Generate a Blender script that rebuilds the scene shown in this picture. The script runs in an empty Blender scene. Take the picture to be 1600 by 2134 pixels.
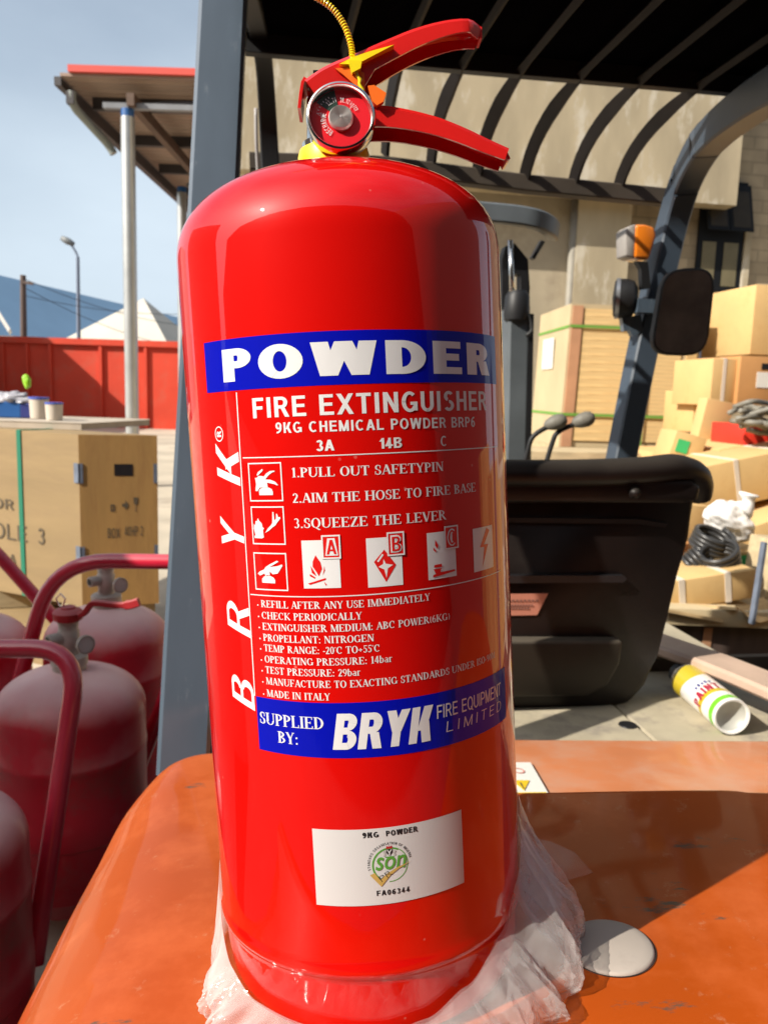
import bpy, bmesh, math, random
from mathutils import Vector, Matrix, noise
R_=math.radians
random.seed(7)
scene=bpy.context.scene
COL=scene.collection
# ------------------------------------------------------------ camera
CAMZ=1.45
cam_d=bpy.data.cameras.new('camera'); cam=bpy.data.objects.new('camera',cam_d); COL.objects.link(cam)
CM=Matrix.Translation((0,0,CAMZ))@Matrix.Rotation(R_(90-8.5),4,'X')@Matrix.Rotation(R_(1.8),4,'Z')
cam.matrix_world=CM
cam_d.sensor_fit='HORIZONTAL'; cam_d.sensor_width=24.0; cam_d.lens=24.0*1668/1600
cam_d.clip_start=0.02; cam_d.clip_end=2000
cam_d.dof.use_dof=True; cam_d.dof.focus_distance=0.40; cam_d.dof.aperture_fstop=17
scene.camera=cam
# ------------------------------------------------------------ light
SAZ,SEL=R_(59.5),R_(37)
SUN=Vector((-math.sin(SAZ)*math.cos(SEL),-math.cos(SAZ)*math.cos(SEL),math.sin(SEL)))
w=bpy.data.worlds.new('World'); scene.world=w; w.use_nodes=True
nt=w.node_tree; nt.nodes.clear()
wo=nt.nodes.new('ShaderNodeOutputWorld'); bg=nt.nodes.new('ShaderNodeBackground')
sky=nt.nodes.new('ShaderNodeTexSky'); sky.sky_type='NISHITA'; sky.sun_disc=False
sky.sun_elevation=SEL; sky.sun_rotation=math.atan2(SUN.x,SUN.y)
sky.air_density=1.0; sky.dust_density=2.2; sky.ozone_density=1.4; sky.altitude=50
tc=nt.nodes.new('ShaderNodeTexCoord'); mp=nt.nodes.new('ShaderNodeMapping'); mp.inputs['Scale'].default_value=(1.3,1.3,3.0)
cl=nt.nodes.new('ShaderNodeTexNoise'); cl.inputs['Scale'].default_value=1.5; cl.inputs['Detail'].default_value=6; cl.inputs['Roughness'].default_value=.5
sx=nt.nodes.new('ShaderNodeSeparateXYZ'); nt.links.new(tc.outputs['Generated'],sx.inputs[0])
hz=nt.nodes.new('ShaderNodeMapRange'); hz.inputs['From Min'].default_value=0.0; hz.inputs['From Max'].default_value=.62; hz.inputs['To Min'].default_value=.95; hz.inputs['To Max'].default_value=.18
nt.links.new(sx.outputs['Z'],hz.inputs['Value'])
cm=nt.nodes.new('ShaderNodeMath'); cm.operation='MULTIPLY_ADD'; cm.inputs[1].default_value=.9; cm.inputs[2].default_value=-.42
nt.links.new(tc.outputs['Generated'],mp.inputs[0]); nt.links.new(mp.outputs[0],cl.inputs['Vector']); nt.links.new(cl.outputs['Fac'],cm.inputs[0])
ca=nt.nodes.new('ShaderNodeMath'); ca.operation='ADD'; ca.use_clamp=True; nt.links.new(hz.outputs[0],ca.inputs[0]); nt.links.new(cm.outputs[0],ca.inputs[1])
mx=nt.nodes.new('ShaderNodeMixRGB'); mx.inputs[2].default_value=(6.7,7.8,8.8,1)
nt.links.new(ca.outputs[0],mx.inputs[0]); nt.links.new(sky.outputs[0],mx.inputs[1])
gd=nt.nodes.new('ShaderNodeVectorMath'); gd.operation='DOT_PRODUCT'; gd.inputs[1].default_value=tuple(SUN); nt.links.new(tc.outputs['Generated'],gd.inputs[0])   # bright haze round the sun
gm=nt.nodes.new('ShaderNodeMath'); gm.operation='MAXIMUM'; gm.inputs[1].default_value=0; nt.links.new(gd.outputs['Value'],gm.inputs[0])
gp=nt.nodes.new('ShaderNodeMath'); gp.operation='POWER'; gp.inputs[1].default_value=7; nt.links.new(gm.outputs[0],gp.inputs[0])
gs=nt.nodes.new('ShaderNodeMixRGB'); gs.blend_type='ADD'; gs.inputs[2].default_value=(15,14.5,14,1); nt.links.new(gp.outputs[0],gs.inputs[0]); nt.links.new(mx.outputs[0],gs.inputs[1])
nt.links.new(gs.outputs[0],bg.inputs[0]); bg.inputs[1].default_value=0.073
nt.links.new(bg.outputs[0],wo.inputs[0])
sd=bpy.data.lights.new('sun','SUN'); sd.energy=4.7; sd.angle=R_(.53); sd.color=(1,.93,.82)
so=bpy.data.objects.new('sun',sd); COL.objects.link(so); so.rotation_euler=(-SUN).to_track_quat('-Z','Y').to_euler(); so.location=(-6,-4,8)
vs=scene.view_settings; vs.view_transform='Standard'; vs.look='None'; vs.exposure=0.62; vs.gamma=1
scene.cycles.max_bounces=8; scene.cycles.transparent_max_bounces=12
scene.cycles.caustics_reflective=False; scene.cycles.caustics_refractive=False
# ------------------------------------------------------------ helpers
def ray(px,py):
    v=CM.to_3x3()@Vector(((px-800)/1668,-(py-1067)/1668,-1)); return v
O=Vector((0,0,CAMZ))
def at(px,py,Y):
    v=ray(px,py); return O+v*(Y/v.y)
def atz(px,py,z):
    v=ray(px,py); return O+v*((z-CAMZ)/v.z)
def atp(px,py,P,N):
    v=ray(px,py); return O+v*((P-O).dot(N)/v.dot(N))
def V(*a): return Vector(a)
def lerp(a,b,t): return a+(b-a)*t

def new_mat(name): 
    m=bpy.data.materials.new(name); m.use_nodes=True
    return m,m.node_tree,m.node_tree.nodes['Principled BSDF']
def mat(name,col,rough=.5,metal=0,coat=0,coat_r=.05,var=.12,scale=6,col2=None,c2pos=(.55,.7),bump=0,bscale=60,stretch=(1,1,1),spec=.5,detail=6,dust=None,dust_amt=.8):
    m,t,b=new_mat(name); L=t.links
    n=t.nodes.new('ShaderNodeTexNoise'); n.inputs['Scale'].default_value=scale; n.inputs['Detail'].default_value=detail
    c=t.nodes.new('ShaderNodeTexCoord'); mp=t.nodes.new('ShaderNodeMapping'); mp.inputs['Scale'].default_value=stretch
    L.new(c.outputs['Object'],mp.inputs[0]); L.new(mp.outputs[0],n.inputs['Vector'])
    rp=t.nodes.new('ShaderNodeValToRGB'); L.new(n.outputs['Fac'],rp.inputs[0])
    e=rp.color_ramp.elements
    e[0].position=.3; e[1].position=.7
    e[0].color=tuple(max(0,x*(1-var)) for x in col)+(1,); e[1].color=tuple(min(1,x*(1+var)) for x in col)+(1,)
    out=rp.outputs[0]
    if col2:
        n2=t.nodes.new('ShaderNodeTexNoise'); n2.inputs['Scale'].default_value=scale*1.9; n2.inputs['Detail'].default_value=8; n2.inputs['Roughness'].default_value=.65
        L.new(mp.outputs[0],n2.inputs['Vector'])
        r2=t.nodes.new('ShaderNodeValToRGB'); r2.color_ramp.elements[0].position=c2pos[0]; r2.color_ramp.elements[1].position=c2pos[1]
        L.new(n2.outputs['Fac'],r2.inputs[0])
        m2=t.nodes.new('ShaderNodeMixRGB'); m2.inputs[2].default_value=tuple(col2)+(1,)
        L.new(r2.outputs[0],m2.inputs[0]); L.new(out,m2.inputs[1]); out=m2.outputs[0]
    if dust:   # settled dust: lies on faces that look up
        g=t.nodes.new('ShaderNodeNewGeometry'); sx=t.nodes.new('ShaderNodeSeparateXYZ'); L.new(g.outputs['Normal'],sx.inputs[0])
        r3=t.nodes.new('ShaderNodeValToRGB'); r3.color_ramp.elements[0].position=.12; r3.color_ramp.elements[1].position=.95
        n3=t.nodes.new('ShaderNodeTexNoise'); n3.inputs['Scale'].default_value=scale*1.3; n3.inputs['Detail'].default_value=5
        L.new(c.outputs['Object'],n3.inputs['Vector'])
        ad=t.nodes.new('ShaderNodeMath'); ad.operation='ADD'; sb=t.nodes.new('ShaderNodeMath'); sb.operation='MULTIPLY_ADD'; sb.inputs[1].default_value=.9; sb.inputs[2].default_value=-.45
        L.new(n3.outputs['Fac'],sb.inputs[0]); L.new(sx.outputs['Z'],ad.inputs[0]); L.new(sb.outputs[0],ad.inputs[1]); L.new(ad.outputs[0],r3.inputs[0])
        mm=t.nodes.new('ShaderNodeMath'); mm.operation='MULTIPLY'; mm.inputs[1].default_value=dust_amt; L.new(r3.outputs[0],mm.inputs[0])
        m3=t.nodes.new('ShaderNodeMixRGB'); m3.inputs[2].default_value=tuple(dust)+(1,); L.new(mm.outputs[0],m3.inputs[0]); L.new(out,m3.inputs[1]); out=m3.outputs[0]
        ra=t.nodes.new('ShaderNodeMath'); ra.operation='MULTIPLY_ADD'; ra.inputs[1].default_value=.5; ra.inputs[2].default_value=rough; L.new(mm.outputs[0],ra.inputs[0]); L.new(ra.outputs[0],b.inputs['Roughness'])
    L.new(out,b.inputs['Base Color'])
    if not dust: b.inputs['Roughness'].default_value=rough
    b.inputs['Metallic'].default_value=metal
    b.inputs['Coat Weight'].default_value=coat; b.inputs['Coat Roughness'].default_value=coat_r; b.inputs['Specular IOR Level'].default_value=spec
    if bump:
        nb=t.nodes.new('ShaderNodeTexNoise'); nb.inputs['Scale'].default_value=bscale; nb.inputs['Detail'].default_value=4; L.new(mp.outputs[0],nb.inputs['Vector'])
        bu=t.nodes.new('ShaderNodeBump'); bu.inputs['Strength'].default_value=bump; bu.inputs['Distance'].default_value=.02; L.new(nb.outputs['Fac'],bu.inputs['Height']); L.new(bu.outputs[0],b.inputs['Normal'])
    return m
def flat(name,col,rough=.45,coat=0,metal=0,spec=.5):
    m,t,b=new_mat(name); b.inputs['Base Color'].default_value=tuple(col)+(1,); b.inputs['Roughness'].default_value=rough; b.inputs['Coat Weight'].default_value=coat; b.inputs['Metallic'].default_value=metal; b.inputs['Specular IOR Level'].default_value=spec
    b.inputs['Coat Roughness'].default_value=.04
    return m

def tag(o,label,cat,group=None,kind=None):
    if label: o['label']=label
    if cat: o['category']=cat
    if group: o['group']=group
    if kind: o['kind']=kind
    return o
def empty(name,loc,label=None,cat=None,group=None,mw=None):
    o=bpy.data.objects.new(name,None); o.empty_display_size=.05; COL.objects.link(o)
    o.matrix_world=mw if mw else Matrix.Translation(loc)
    tag(o,label,cat,group); return o
def obj(name,bm,m,parent=None,smooth=False,local=False,label=None):
    me=bpy.data.meshes.new(name); 
    if not local:
        if bm.verts:
            xs=[v.co for v in bm.verts]
            c=Vector([(min(p[i] for p in xs)+max(p[i] for p in xs))/2 for i in range(3)])
        else: c=Vector((0,0,0))
        bmesh.ops.translate(bm,verts=bm.verts,vec=-c)
    bmesh.ops.recalc_face_normals(bm,faces=bm.faces)
    if smooth is True:
        for f in bm.faces: f.smooth=True
    elif smooth:
        for f in bm.faces: f.smooth=True
        for e in bm.edges:
            if len(e.link_faces)==2 and e.calc_face_angle(0)>R_(smooth): e.smooth=False
    bm.to_mesh(me); bm.free()
    ms=m if isinstance(m,(list,tuple)) else [m]
    for q in ms: me.materials.append(q)
    o=bpy.data.objects.new(name,me); COL.objects.link(o)
    if parent:
        o.parent=parent
        if not local: o.matrix_parent_inverse=parent_world(parent).inverted()
    if not local: o.location=c
    if label: o['label']=label
    return o
def parent_world(o):
    m=Matrix.LocRotScale(o.location,o.rotation_euler,o.scale)
    return m if o.parent is None else parent_world(o.parent)@o.matrix_parent_inverse@m
def BM(): return bmesh.new()
def box(bm,c,s,M=None,bev=0):
    r=bmesh.ops.create_cube(bm,size=1); vs=r['verts']
    bmesh.ops.scale(bm,verts=vs,vec=s)
    if bev:
        es=list({e for v in vs for e in v.link_edges}); q=bmesh.ops.bevel(bm,geom=es,offset=bev,segments=2,profile=.5,affect='EDGES')
        vs=list({v for f in q['faces'] for v in f.verts}|{v for v in vs if v.is_valid})
    if M is not None: bmesh.ops.transform(bm,verts=vs,matrix=M)
    bmesh.ops.translate(bm,verts=vs,vec=c); return vs
def obox(bm,p,ax,ay,az,bev=0):
    "box from corner p along three edge vectors"
    ax,ay,az=Vector(ax),Vector(ay),Vector(az)
    M=Matrix((ax,ay,az)).transposed().to_4x4()
    vs=bmesh.ops.create_cube(bm,size=1)['verts']
    for v in vs: v.co=p+M.to_3x3()@(v.co+Vector((.5,.5,.5)))
    if bev:
        es=list({e for v in vs for e in v.link_edges}); bmesh.ops.bevel(bm,geom=es,offset=bev,segments=2,profile=.5,affect='EDGES')
def frames(pts,up=None):
    n=len(pts); T=[]
    for i in range(n):
        a=pts[max(0,i-1)]; b=pts[min(n-1,i+1)]; T.append((b-a).normalized())
    u=up or (Vector((0,0,1)) if abs(T[0].z)<.9 else Vector((1,0,0)))
    X=[]
    x=(u-T[0]*u.dot(T[0])).normalized()
    for t in T:
        x=(x-t*x.dot(t)).normalized(); X.append((x,t.cross(x)))
    return T,X
def tube(bm,pts,r,seg=10,cap=True,up=None):
    pts=[Vector(p) for p in pts]; T,X=frames(pts,up); rings=[]
    for i,p in enumerate(pts):
        rr=r[i] if isinstance(r,(list,tuple)) else r
        rings.append([bm.verts.new(p+(X[i][0]*math.cos(a)+X[i][1]*math.sin(a))*rr) for a in [2*math.pi*k/seg for k in range(seg)]])
    for i in range(len(rings)-1):
        for k in range(seg): bm.faces.new((rings[i][k],rings[i][(k+1)%seg],rings[i+1][(k+1)%seg],rings[i+1][k]))
    if cap:
        bm.faces.new(rings[0][::-1]); bm.faces.new(rings[-1])
def sweep(bm,pts,sec,up=None,cap=True,closed=True):
    "sec: 2-D points (x along up, y along side) or list of those per point"
    pts=[Vector(p) for p in pts]; T,X=frames(pts,up); rings=[]
    for i,p in enumerate(pts):
        s=sec[i] if isinstance(sec[0][0],(list,tuple)) else sec
        rings.append([bm.verts.new(p+X[i][0]*a+X[i][1]*b) for a,b in s])
    n=len(rings[0])
    for i in range(len(rings)-1):
        for k in range(n if closed else n-1): bm.faces.new((rings[i][k],rings[i][(k+1)%n],rings[i+1][(k+1)%n],rings[i+1][k]))
    if cap and closed:
        bm.faces.new(rings[0][::-1]); bm.faces.new(rings[-1])
def rect(a,b,c=.15):
    c=min(a,b)*c
    return [(-a+c,-b),(a-c,-b),(a,-b+c),(a,b-c),(a-c,b),(-a+c,b),(-a,b-c),(-a,-b+c)]
def lathe(bm,prof,seg=48,M=None,capb=False,capt=False):
    rings=[]
    for r,z in prof:
        rings.append([bm.verts.new((r*math.sin(2*math.pi*k/seg),-r*math.cos(2*math.pi*k/seg),z)) for k in range(seg)])
    for i in range(len(rings)-1):
        for k in range(seg): bm.faces.new((rings[i][k],rings[i][(k+1)%seg],rings[i+1][(k+1)%seg],rings[i+1][k]))
    if capb: bm.faces.new(rings[0][::-1])
    if capt: bm.faces.new(rings[-1])
    if M is not None: bmesh.ops.transform(bm,verts=[v for r in rings for v in r],matrix=M)
def smooth_path(pts,n=6):
    pts=[Vector(p) for p in pts]; out=[]
    P=[pts[0]*2-pts[1]]+pts+[pts[-1]*2-pts[-2]]
    for i in range(1,len(P)-2):
        p0,p1,p2,p3=P[i-1:i+3]
        for k in range(n):
            t=k/n; out.append(.5*((2*p1)+(p2-p0)*t+(2*p0-5*p1+4*p2-p3)*t*t+(3*p1-p0-3*p2+p3)*t**3))
    out.append(pts[-1]); return out
def fillet(pts,r,n=6):
    pts=[Vector(p) for p in pts]; out=[pts[0]]
    for i in range(1,len(pts)-1):
        a,b,c=pts[i-1:i+2]; u=(a-b).normalized(); v=(c-b).normalized()
        for k in range(n+1):
            t=k/n; out.append((b+u*r)*(1-t)**2+b*2*t*(1-t)+(b+v*r)*t*t)
    out.append(pts[-1]); return out
def prism(bm,poly,nvec,th):
    "3-D polygon extruded along nvec*th"
    a=[bm.verts.new(p) for p in poly]; b=[bm.verts.new(Vector(p)+nvec*th) for p in poly]; n=len(poly)
    bm.faces.new(a); bm.faces.new(b[::-1])
    for i in range(n): bm.faces.new((a[i],b[i],b[(i+1)%n],a[(i+1)%n]))
def rotz(d): return Matrix.Rotation(R_(d),4,'Z')
def axis_M(p,z,x=None):
    z=Vector(z).normalized(); x=Vector(x) if x else (Vector((0,0,1)) if abs(z.z)<.9 else Vector((1,0,0)))
    y=z.cross(x).normalized(); x=y.cross(z)
    M=Matrix((x,y,z)).transposed().to_4x4(); M.translation=p; return M

# ---- lettering ---------------------------------------------------------
_tc={}
def sans(text,bold=0.0,shear=0.0):
    "built-in sans outlines -> (verts2d, faces), cap height normalised to 1"
    k=(text,bold,shear)
    if k in _tc: return _tc[k]
    c=bpy.data.curves.new('t','FONT'); c.body=text; c.size=1; c.offset=bold; c.shear=shear; c.resolution_u=3; c.fill_mode='FRONT'
    o=bpy.data.objects.new('t',c); COL.objects.link(o); bpy.context.view_layer.update()
    me=bpy.data.meshes.new_from_object(o.evaluated_get(bpy.context.evaluated_depsgraph_get()))
    vs=[(v.co.x,v.co.y) for v in me.vertices]; fs=[tuple(p.vertices) for p in me.polygons]
    bpy.data.objects.remove(o); bpy.data.curves.remove(c); bpy.data.meshes.remove(me)
    x0=min(v[0] for v in vs); x1=max(v[0] for v in vs)
    _tc[k]=([(v[0]-x0,v[1]) for v in vs],fs,x1-x0); return _tc[k]
T_=.17
def _d(x0,y0,x1,y1,w): return [(x0-w/2,y0),(x0+w/2,y0),(x1+w/2,y1),(x1-w/2,y1)]
def _h(x0,x1,y,t=.06): return [(x0,y-t/2),(x1,y-t/2),(x1,y+t/2),(x0,y+t/2)]
def _v(x,y0,y1,s='tb',w=T_):
    r=[[(x-w/2,y0),(x+w/2,y0),(x+w/2,y1),(x-w/2,y1)]]
    if 'b' in s: r.append([(x-w/2-.08,y0),(x+w/2+.08,y0),(x+w/2+.08,y0+.045),(x-w/2-.08,y0+.045)])
    if 't' in s: r.append([(x-w/2-.08,y1-.045),(x+w/2+.08,y1-.045),(x+w/2+.08,y1),(x-w/2-.08,y1)])
    return r
def _a(cx,cy,rx,ry,a0,a1,T=T_,t=.06,n=14):
    r=[]
    for k in range(n):
        q=[]
        for a,i in ((k,0),(k+1,0),(k+1,1),(k,1)):
            an=R_(a0+(a1-a0)*a/n); R1,R2=(rx,ry) if i==0 else (rx-T,ry-t)
            q.append((cx+R1*math.cos(an),cy+R2*math.sin(an)))
        r.append(q)
    return r
def _s(x,y,w=.12): return [(x-w,y-.022),(x+w,y-.022),(x+w,y+.022),(x-w,y+.022)]
def serif_glyph(c):
    v,h,d,a,s=_v,_h,_d,_a,_s
    G={'A':(.76,[d(.1,0,.38,1,.07),d(.38,1,.66,0,.18),h(.2,.56,.33),s(.1,.022),s(.66,.022,.13)]),
    'B':(.7,v(.17,0,1)+a(.22,.755,.36,.245,-90,90)+a(.22,.26,.42,.26,-90,90)),
    'C':(.76,a(.4,.5,.37,.5,45,315)+[_h(.6,.66,.8,.3)]),
    'D':(.8,v(.17,0,1)+a(.25,.5,.48,.5,-90,90)),
    'E':(.7,v(.17,0,1)+[h(.2,.6,.97),h(.2,.46,.51),h(.2,.63,.03),h(.56,.62,.88,.2),h(.44,.49,.51,.2),h(.58,.65,.12,.2)]),
    'F':(.66,v(.17,0,1)+[h(.2,.6,.97),h(.2,.46,.5),h(.56,.62,.88,.2),h(.44,.49,.5,.2)]),
    'G':(.82,a(.4,.5,.37,.5,45,350)+[h(.6,.66,.8,.3)]+v(.66,.05,.42,'t',.15)),
    'H':(.86,v(.17,0,1)+v(.69,0,1)+[h(.2,.66,.5)]),
    'I':(.36,v(.18,0,1)),
    'K':(.82,v(.17,0,1)+[d(.28,.45,.66,.97,.07),d(.34,.52,.7,.02,.18),s(.66,.978),s(.7,.022)]),
    'L':(.66,v(.17,0,1)+[h(.2,.6,.03),h(.56,.62,.13,.22)]),
    'M':(.98,v(.14,0,1,'tb',.07)+[d(.18,.99,.49,.02,.17),d(.49,.02,.8,.99,.07)]+v(.83,0,1)),
    'N':(.84,v(.15,0,1,'tb',.07)+[d(.19,.97,.67,.03,.19)]+v(.69,0,1,'t',.07)),
    'O':(.8,a(.4,.5,.37,.51,0,360,n=24)),
    'P':(.66,v(.17,0,1)+a(.22,.72,.4,.28,-90,90)),
    'Q':(.8,a(.4,.5,.37,.51,0,360,n=24)+[d(.42,.0,.68,-.22,.16)]),
    'R':(.78,v(.17,0,1)+a(.22,.74,.38,.26,-90,90)+[d(.36,.5,.66,.02,.18),s(.68,.022,.1)]),
    'S':(.58,a(.29,.75,.23,.26,40,270,.15)+a(.29,.25,.25,.26,-140,90,.15)+[h(.44,.5,.8,.3),h(.05,.11,.2,.3)]),
    'T':(.72,v(.36,0,1,'b')+[h(.05,.67,.97),h(.04,.1,.87,.2),h(.62,.68,.87,.2)]),
    'U':(.82,v(.17,.3,1,'t')+a(.4,.33,.315,.34,180,360,.13)+v(.69,.3,1,'t',.07)),
    'V':(.76,[d(.12,1,.38,0,.18),d(.64,1,.4,0,.07),s(.12,.978),s(.64,.978)]),
    'W':(1.0,[d(.12,1,.34,0,.16),d(.52,1,.36,0,.06),d(.52,1,.72,0,.16),d(.9,1,.74,0,.06),s(.12,.978),s(.9,.978,.1)]),
    'X':(.78,[d(.14,1,.62,0,.19),d(.12,0,.62,1,.07),s(.14,.978),s(.62,.978),s(.12,.022),s(.62,.022)]),
    'Y':(.74,[d(.12,1,.37,.45,.17),d(.62,1,.39,.45,.07),s(.12,.978),s(.62,.978,.1)]+v(.37,0,.46,'b')),
    'Z':(.68,[h(.06,.6,.97),d(.12,.03,.52,.97,.18),h(.06,.63,.03),h(.06,.12,.87,.2),h(.57,.63,.13,.22)]),
    '0':(.56,a(.28,.5,.24,.5,0,360,.14,n=20)),'1':(.46,v(.25,0,1,'b',.15)+[h(.1,.2,.88,.07)]),
    '2':(.54,a(.26,.72,.22,.28,-20,170,.14)+[d(.12,.05,.4,.62,.15),h(.05,.5,.055,.11)]),
    '3':(.54,a(.25,.74,.2,.26,-90,150,.13)+a(.25,.26,.23,.27,-150,90,.14)),
    '4':(.56,v(.36,0,1,'',.14)+[h(.04,.52,.28,.09),d(.08,.28,.33,.98,.09)]),
    '5':(.54,a(.24,.32,.24,.33,-150,110,.14)+[h(.14,.48,.95,.1),h(.12,.18,.76,.46)]),
    '6':(.56,a(.28,.31,.24,.31,0,360,.13,n=20)+a(.4,.4,.36,.6,95,190,.13)),
    '9':(.56,a(.28,.69,.24,.31,0,360,.13,n=20)+a(.16,.6,.36,.6,-85,10,.13)),
    'b':(.58,v(.13,0,1,'',.14)+a(.28,.34,.24,.35,0,360,.13,n=18)),
    'a':(.52,a(.23,.2,.19,.2,0,360,.1,n=16)+v(.38,0,.5,'',.13)+a(.25,.5,.195,.18,0,150,.11)),
    'r':(.44,v(.14,0,.68,'b',.14)+a(.32,.48,.16,.2,40,150,.08)),
    '.':(.28,[h(.07,.2,.07,.14)]),':':(.3,[h(.08,.21,.07,.14),h(.08,.21,.56,.14)]),'-':(.36,[h(.05,.3,.35,.1)]),'+':(.6,[h(.06,.52,.4,.09),h(.245,.335,.4,.46)]),
    '(':(.34,a(.36,.45,.3,.6,130,230,.1)),')':(.34,a(-.02,.45,.3,.6,-50,50,.1)),'*':(.22,a(.1,.86,.09,.09,0,360,.04,.04,n=10)),' ':(.36,[])}
    return G.get(c,(.5,[]))
def gothic_glyph(c,T,t):
    "plain upright grotesque capitals and figures; T upright weight, t horizontal weight"
    def V(x,a,b): return [[(x,a),(x+T,a),(x+T,b),(x,b)]]
    def H(a,b,y): return [(a,y),(b,y),(b,y+t),(a,y+t)]
    def D(x0,y0,x1,y1,w=T*1.08): return [(x0,y0),(x0+w,y0),(x1+w,y1),(x1,y1)]
    A=lambda cx,cy,rx,ry,a0,a1,n=16:_a(cx,cy,rx,ry,a0,a1,T,t,n)
    w=T*1.06
    G={'A':(.74,[D(0,0,.37-w/2,1),D(.74-w,0,.37-w/2,1),H(.17,.57,.22)]),
    'B':(.68,V(.02,0,1)+[H(.02+T,.4,1-t),H(.02+T,.42,.5-t/2+.02),H(.02+T,.42,0)]+A(.38,.76,.26,.24,-90,90)+A(.4,.265,.28,.265,-90,90)),
    'C':(.74,A(.385,.5,.375,.51,48,312,24)),'D':(.72,V(.02,0,1)+[H(.02+T,.32,1-t),H(.02+T,.32,0)]+A(.3,.5,.42,.5,-90,90,22)),
    'E':(.64,V(.02,0,1)+[H(.02+T,.62,1-t),H(.02+T,.58,.5-t/2+.02),H(.02+T,.64,0)]),'F':(.6,V(.02,0,1)+[H(.02+T,.6,1-t),H(.02+T,.54,.5-t/2)]),
    'G':(.78,A(.39,.5,.38,.51,48,330,24)+V(.76-T,.06,.5)+[H(.42,.76-T,.5-t)]),'H':(.7,V(.02,0,1)+V(.68-T,0,1)+[H(.02+T,.68-T,.5-t/2+.02)]),
    'I':(.06+T,V(.03,0,1)),'K':(.72,V(.02,0,1)+[D(.02+T*.9,.34,.7-w*1.15,1,w*1.1),D(.7-w,0,.02+T+.04,.58,w*1.1)]),
    'L':(.6,V(.02,0,1)+[H(.02+T,.6,0)]),'M':(.86,V(.02,0,1)+V(.84-T,0,1)+[D(.43-w/2,0,.02,1,w),D(.43-w/2,0,.84-w,1,w)]),
    'N':(.72,V(.02,0,1)+V(.7-T,0,1)+[D(.7-w,0,.02,1,w)]),'O':(.8,A(.4,.5,.39,.515,0,360,32)),
    'P':(.66,V(.02,0,1)+[H(.02+T,.36,1-t),H(.02+T,.36,.4)]+A(.36,.7,.29,.3,-90,90)),
    'Q':(.8,A(.4,.5,.39,.515,0,360,32)+[D(.68,-.08,.44,.26,w*.9)]),
    'R':(.72,V(.02,0,1)+[H(.02+T,.38,1-t),H(.02+T,.38,.42)]+A(.37,.71,.29,.29,-90,90)+[D(.72-w,0,.32,.45,w)]),
    'S':(.64,A(.32,.745,.28,.265,30,250)+A(.32,.27,.3,.28,-150,90)),
    'T':(.64,V(.32-T/2,0,1-t)+[H(0,.64,1-t)]),'U':(.7,V(.02,.34,1)+V(.68-T,.34,1)+A(.35,.35,.33,.365,180,360,20)),
    'V':(.72,[D(.36-w/2,0,0,1),D(.36-w/2,0,.72-w,1)]),'W':(1.06,[D(.28-w/2,0,0,1,w),D(.28-w/2,0,.53-w/2,1,w),D(.78-w/2,0,.53-w/2,1,w),D(.78-w/2,0,1.06-w,1,w)]),
    'X':(.72,[D(0,0,.72-w,1),D(.72-w,0,0,1)]),'Y':(.7,V(.35-T/2,0,.45)+[D(.35-w/2,.4,0,1),D(.35-w/2,.4,.7-w,1)]),'Z':(.62,[H(0,.62,1-t),H(0,.62,0),D(0,t*.8,.62-w*1.3,1-t*.8,w*1.3)]),
    '0':(.58,A(.29,.5,.28,.51,0,360,28)),'1':(.42,V(.2,0,1)+[D(.02,.68,.16,.9,w*.8)]),'2':(.56,A(.28,.71,.26,.29,-25,165)+[D(.0,t*.8,.35,.62,w),H(0,.56,0)]),
    '3':(.58,A(.28,.745,.25,.265,-90,160)+A(.28,.27,.28,.28,-160,90)),'4':(.6,V(.46-T,0,1)+[H(0,.6,.2),D(0,.22,.3,1,w*.8)]),
    '6':(.6,A(.3,.32,.28,.33,0,360,26)+A(.42,.46,.4,.55,75,195)),'9':(.6,A(.3,.68,.28,.33,0,360,26)+A(.18,.54,.4,.55,-105,15)),
    '5':(.58,A(.28,.32,.28,.33,-150,120)+[H(.1,.54,1-t)]+V(.08,.45,1)),'8':(.6,A(.3,.75,.25,.26,0,360,24)+A(.3,.27,.28,.28,0,360,24)),
    '7':(.56,[H(0,.56,1-t),D(.12,0,.56-w,1,w)]),'.':(.26,[[(.05,0),(.05+T,0),(.05+T,t*1.2),(.05,t*1.2)]]),' ':(.32,[])}
    return G.get(c,(.5,[]))
def gothic(text,T=.2,t=.17,gap=.1,shear=0):
    x=0; polys=[]
    for ch in text:
        adv,pr=gothic_glyph(ch,T,t)
        for i,p in enumerate(pr): polys.append(([(q[0]+x+shear*q[1],q[1]) for q in p],i%11))
        x+=adv+gap
    return polys,x-gap+shear
def serif(text):
    x=0; polys=[]
    for ch in text:
        adv,pr=serif_glyph(ch)
        for i,p in enumerate(pr): polys.append(([(q[0]+x,q[1]) for q in p],i%9))
        x+=adv
    return polys,x
def put_text(dst,text,x0,x1,y0,h,font='sans',bold=0,shear=0,y1=None,layer=0):
    "adds polygons (list of 2-D pts, layer) to dst; x0..x1 width, baseline y0 (y1 at the right end), cap height h"
    if font=='sans':
        vs,fs,wd=sans(text,bold,shear)
        base=min(v[1] for v in vs) if False else 0.0
        cap=.729+2*bold if True else 1
        if text.islower() and not any(c in text for c in 'bdfhklt'): cap=.56
        polys=[([((vs[i][0])/wd,(vs[i][1]+bold)/cap) for i in f],0) for f in fs]
    else:
        pr,wd=serif(text) if font=='serif' else gothic(text,*font,shear=shear); polys=[([(q[0]/wd,q[1]) for q in p],l) for p,l in pr]
    for p,l in polys:
        dst.append(([(lerp(x0,x1,a), y0+(0 if y1 is None else (y1-y0)*a)+b*h) for a,b in p],layer+l*.03))
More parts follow.
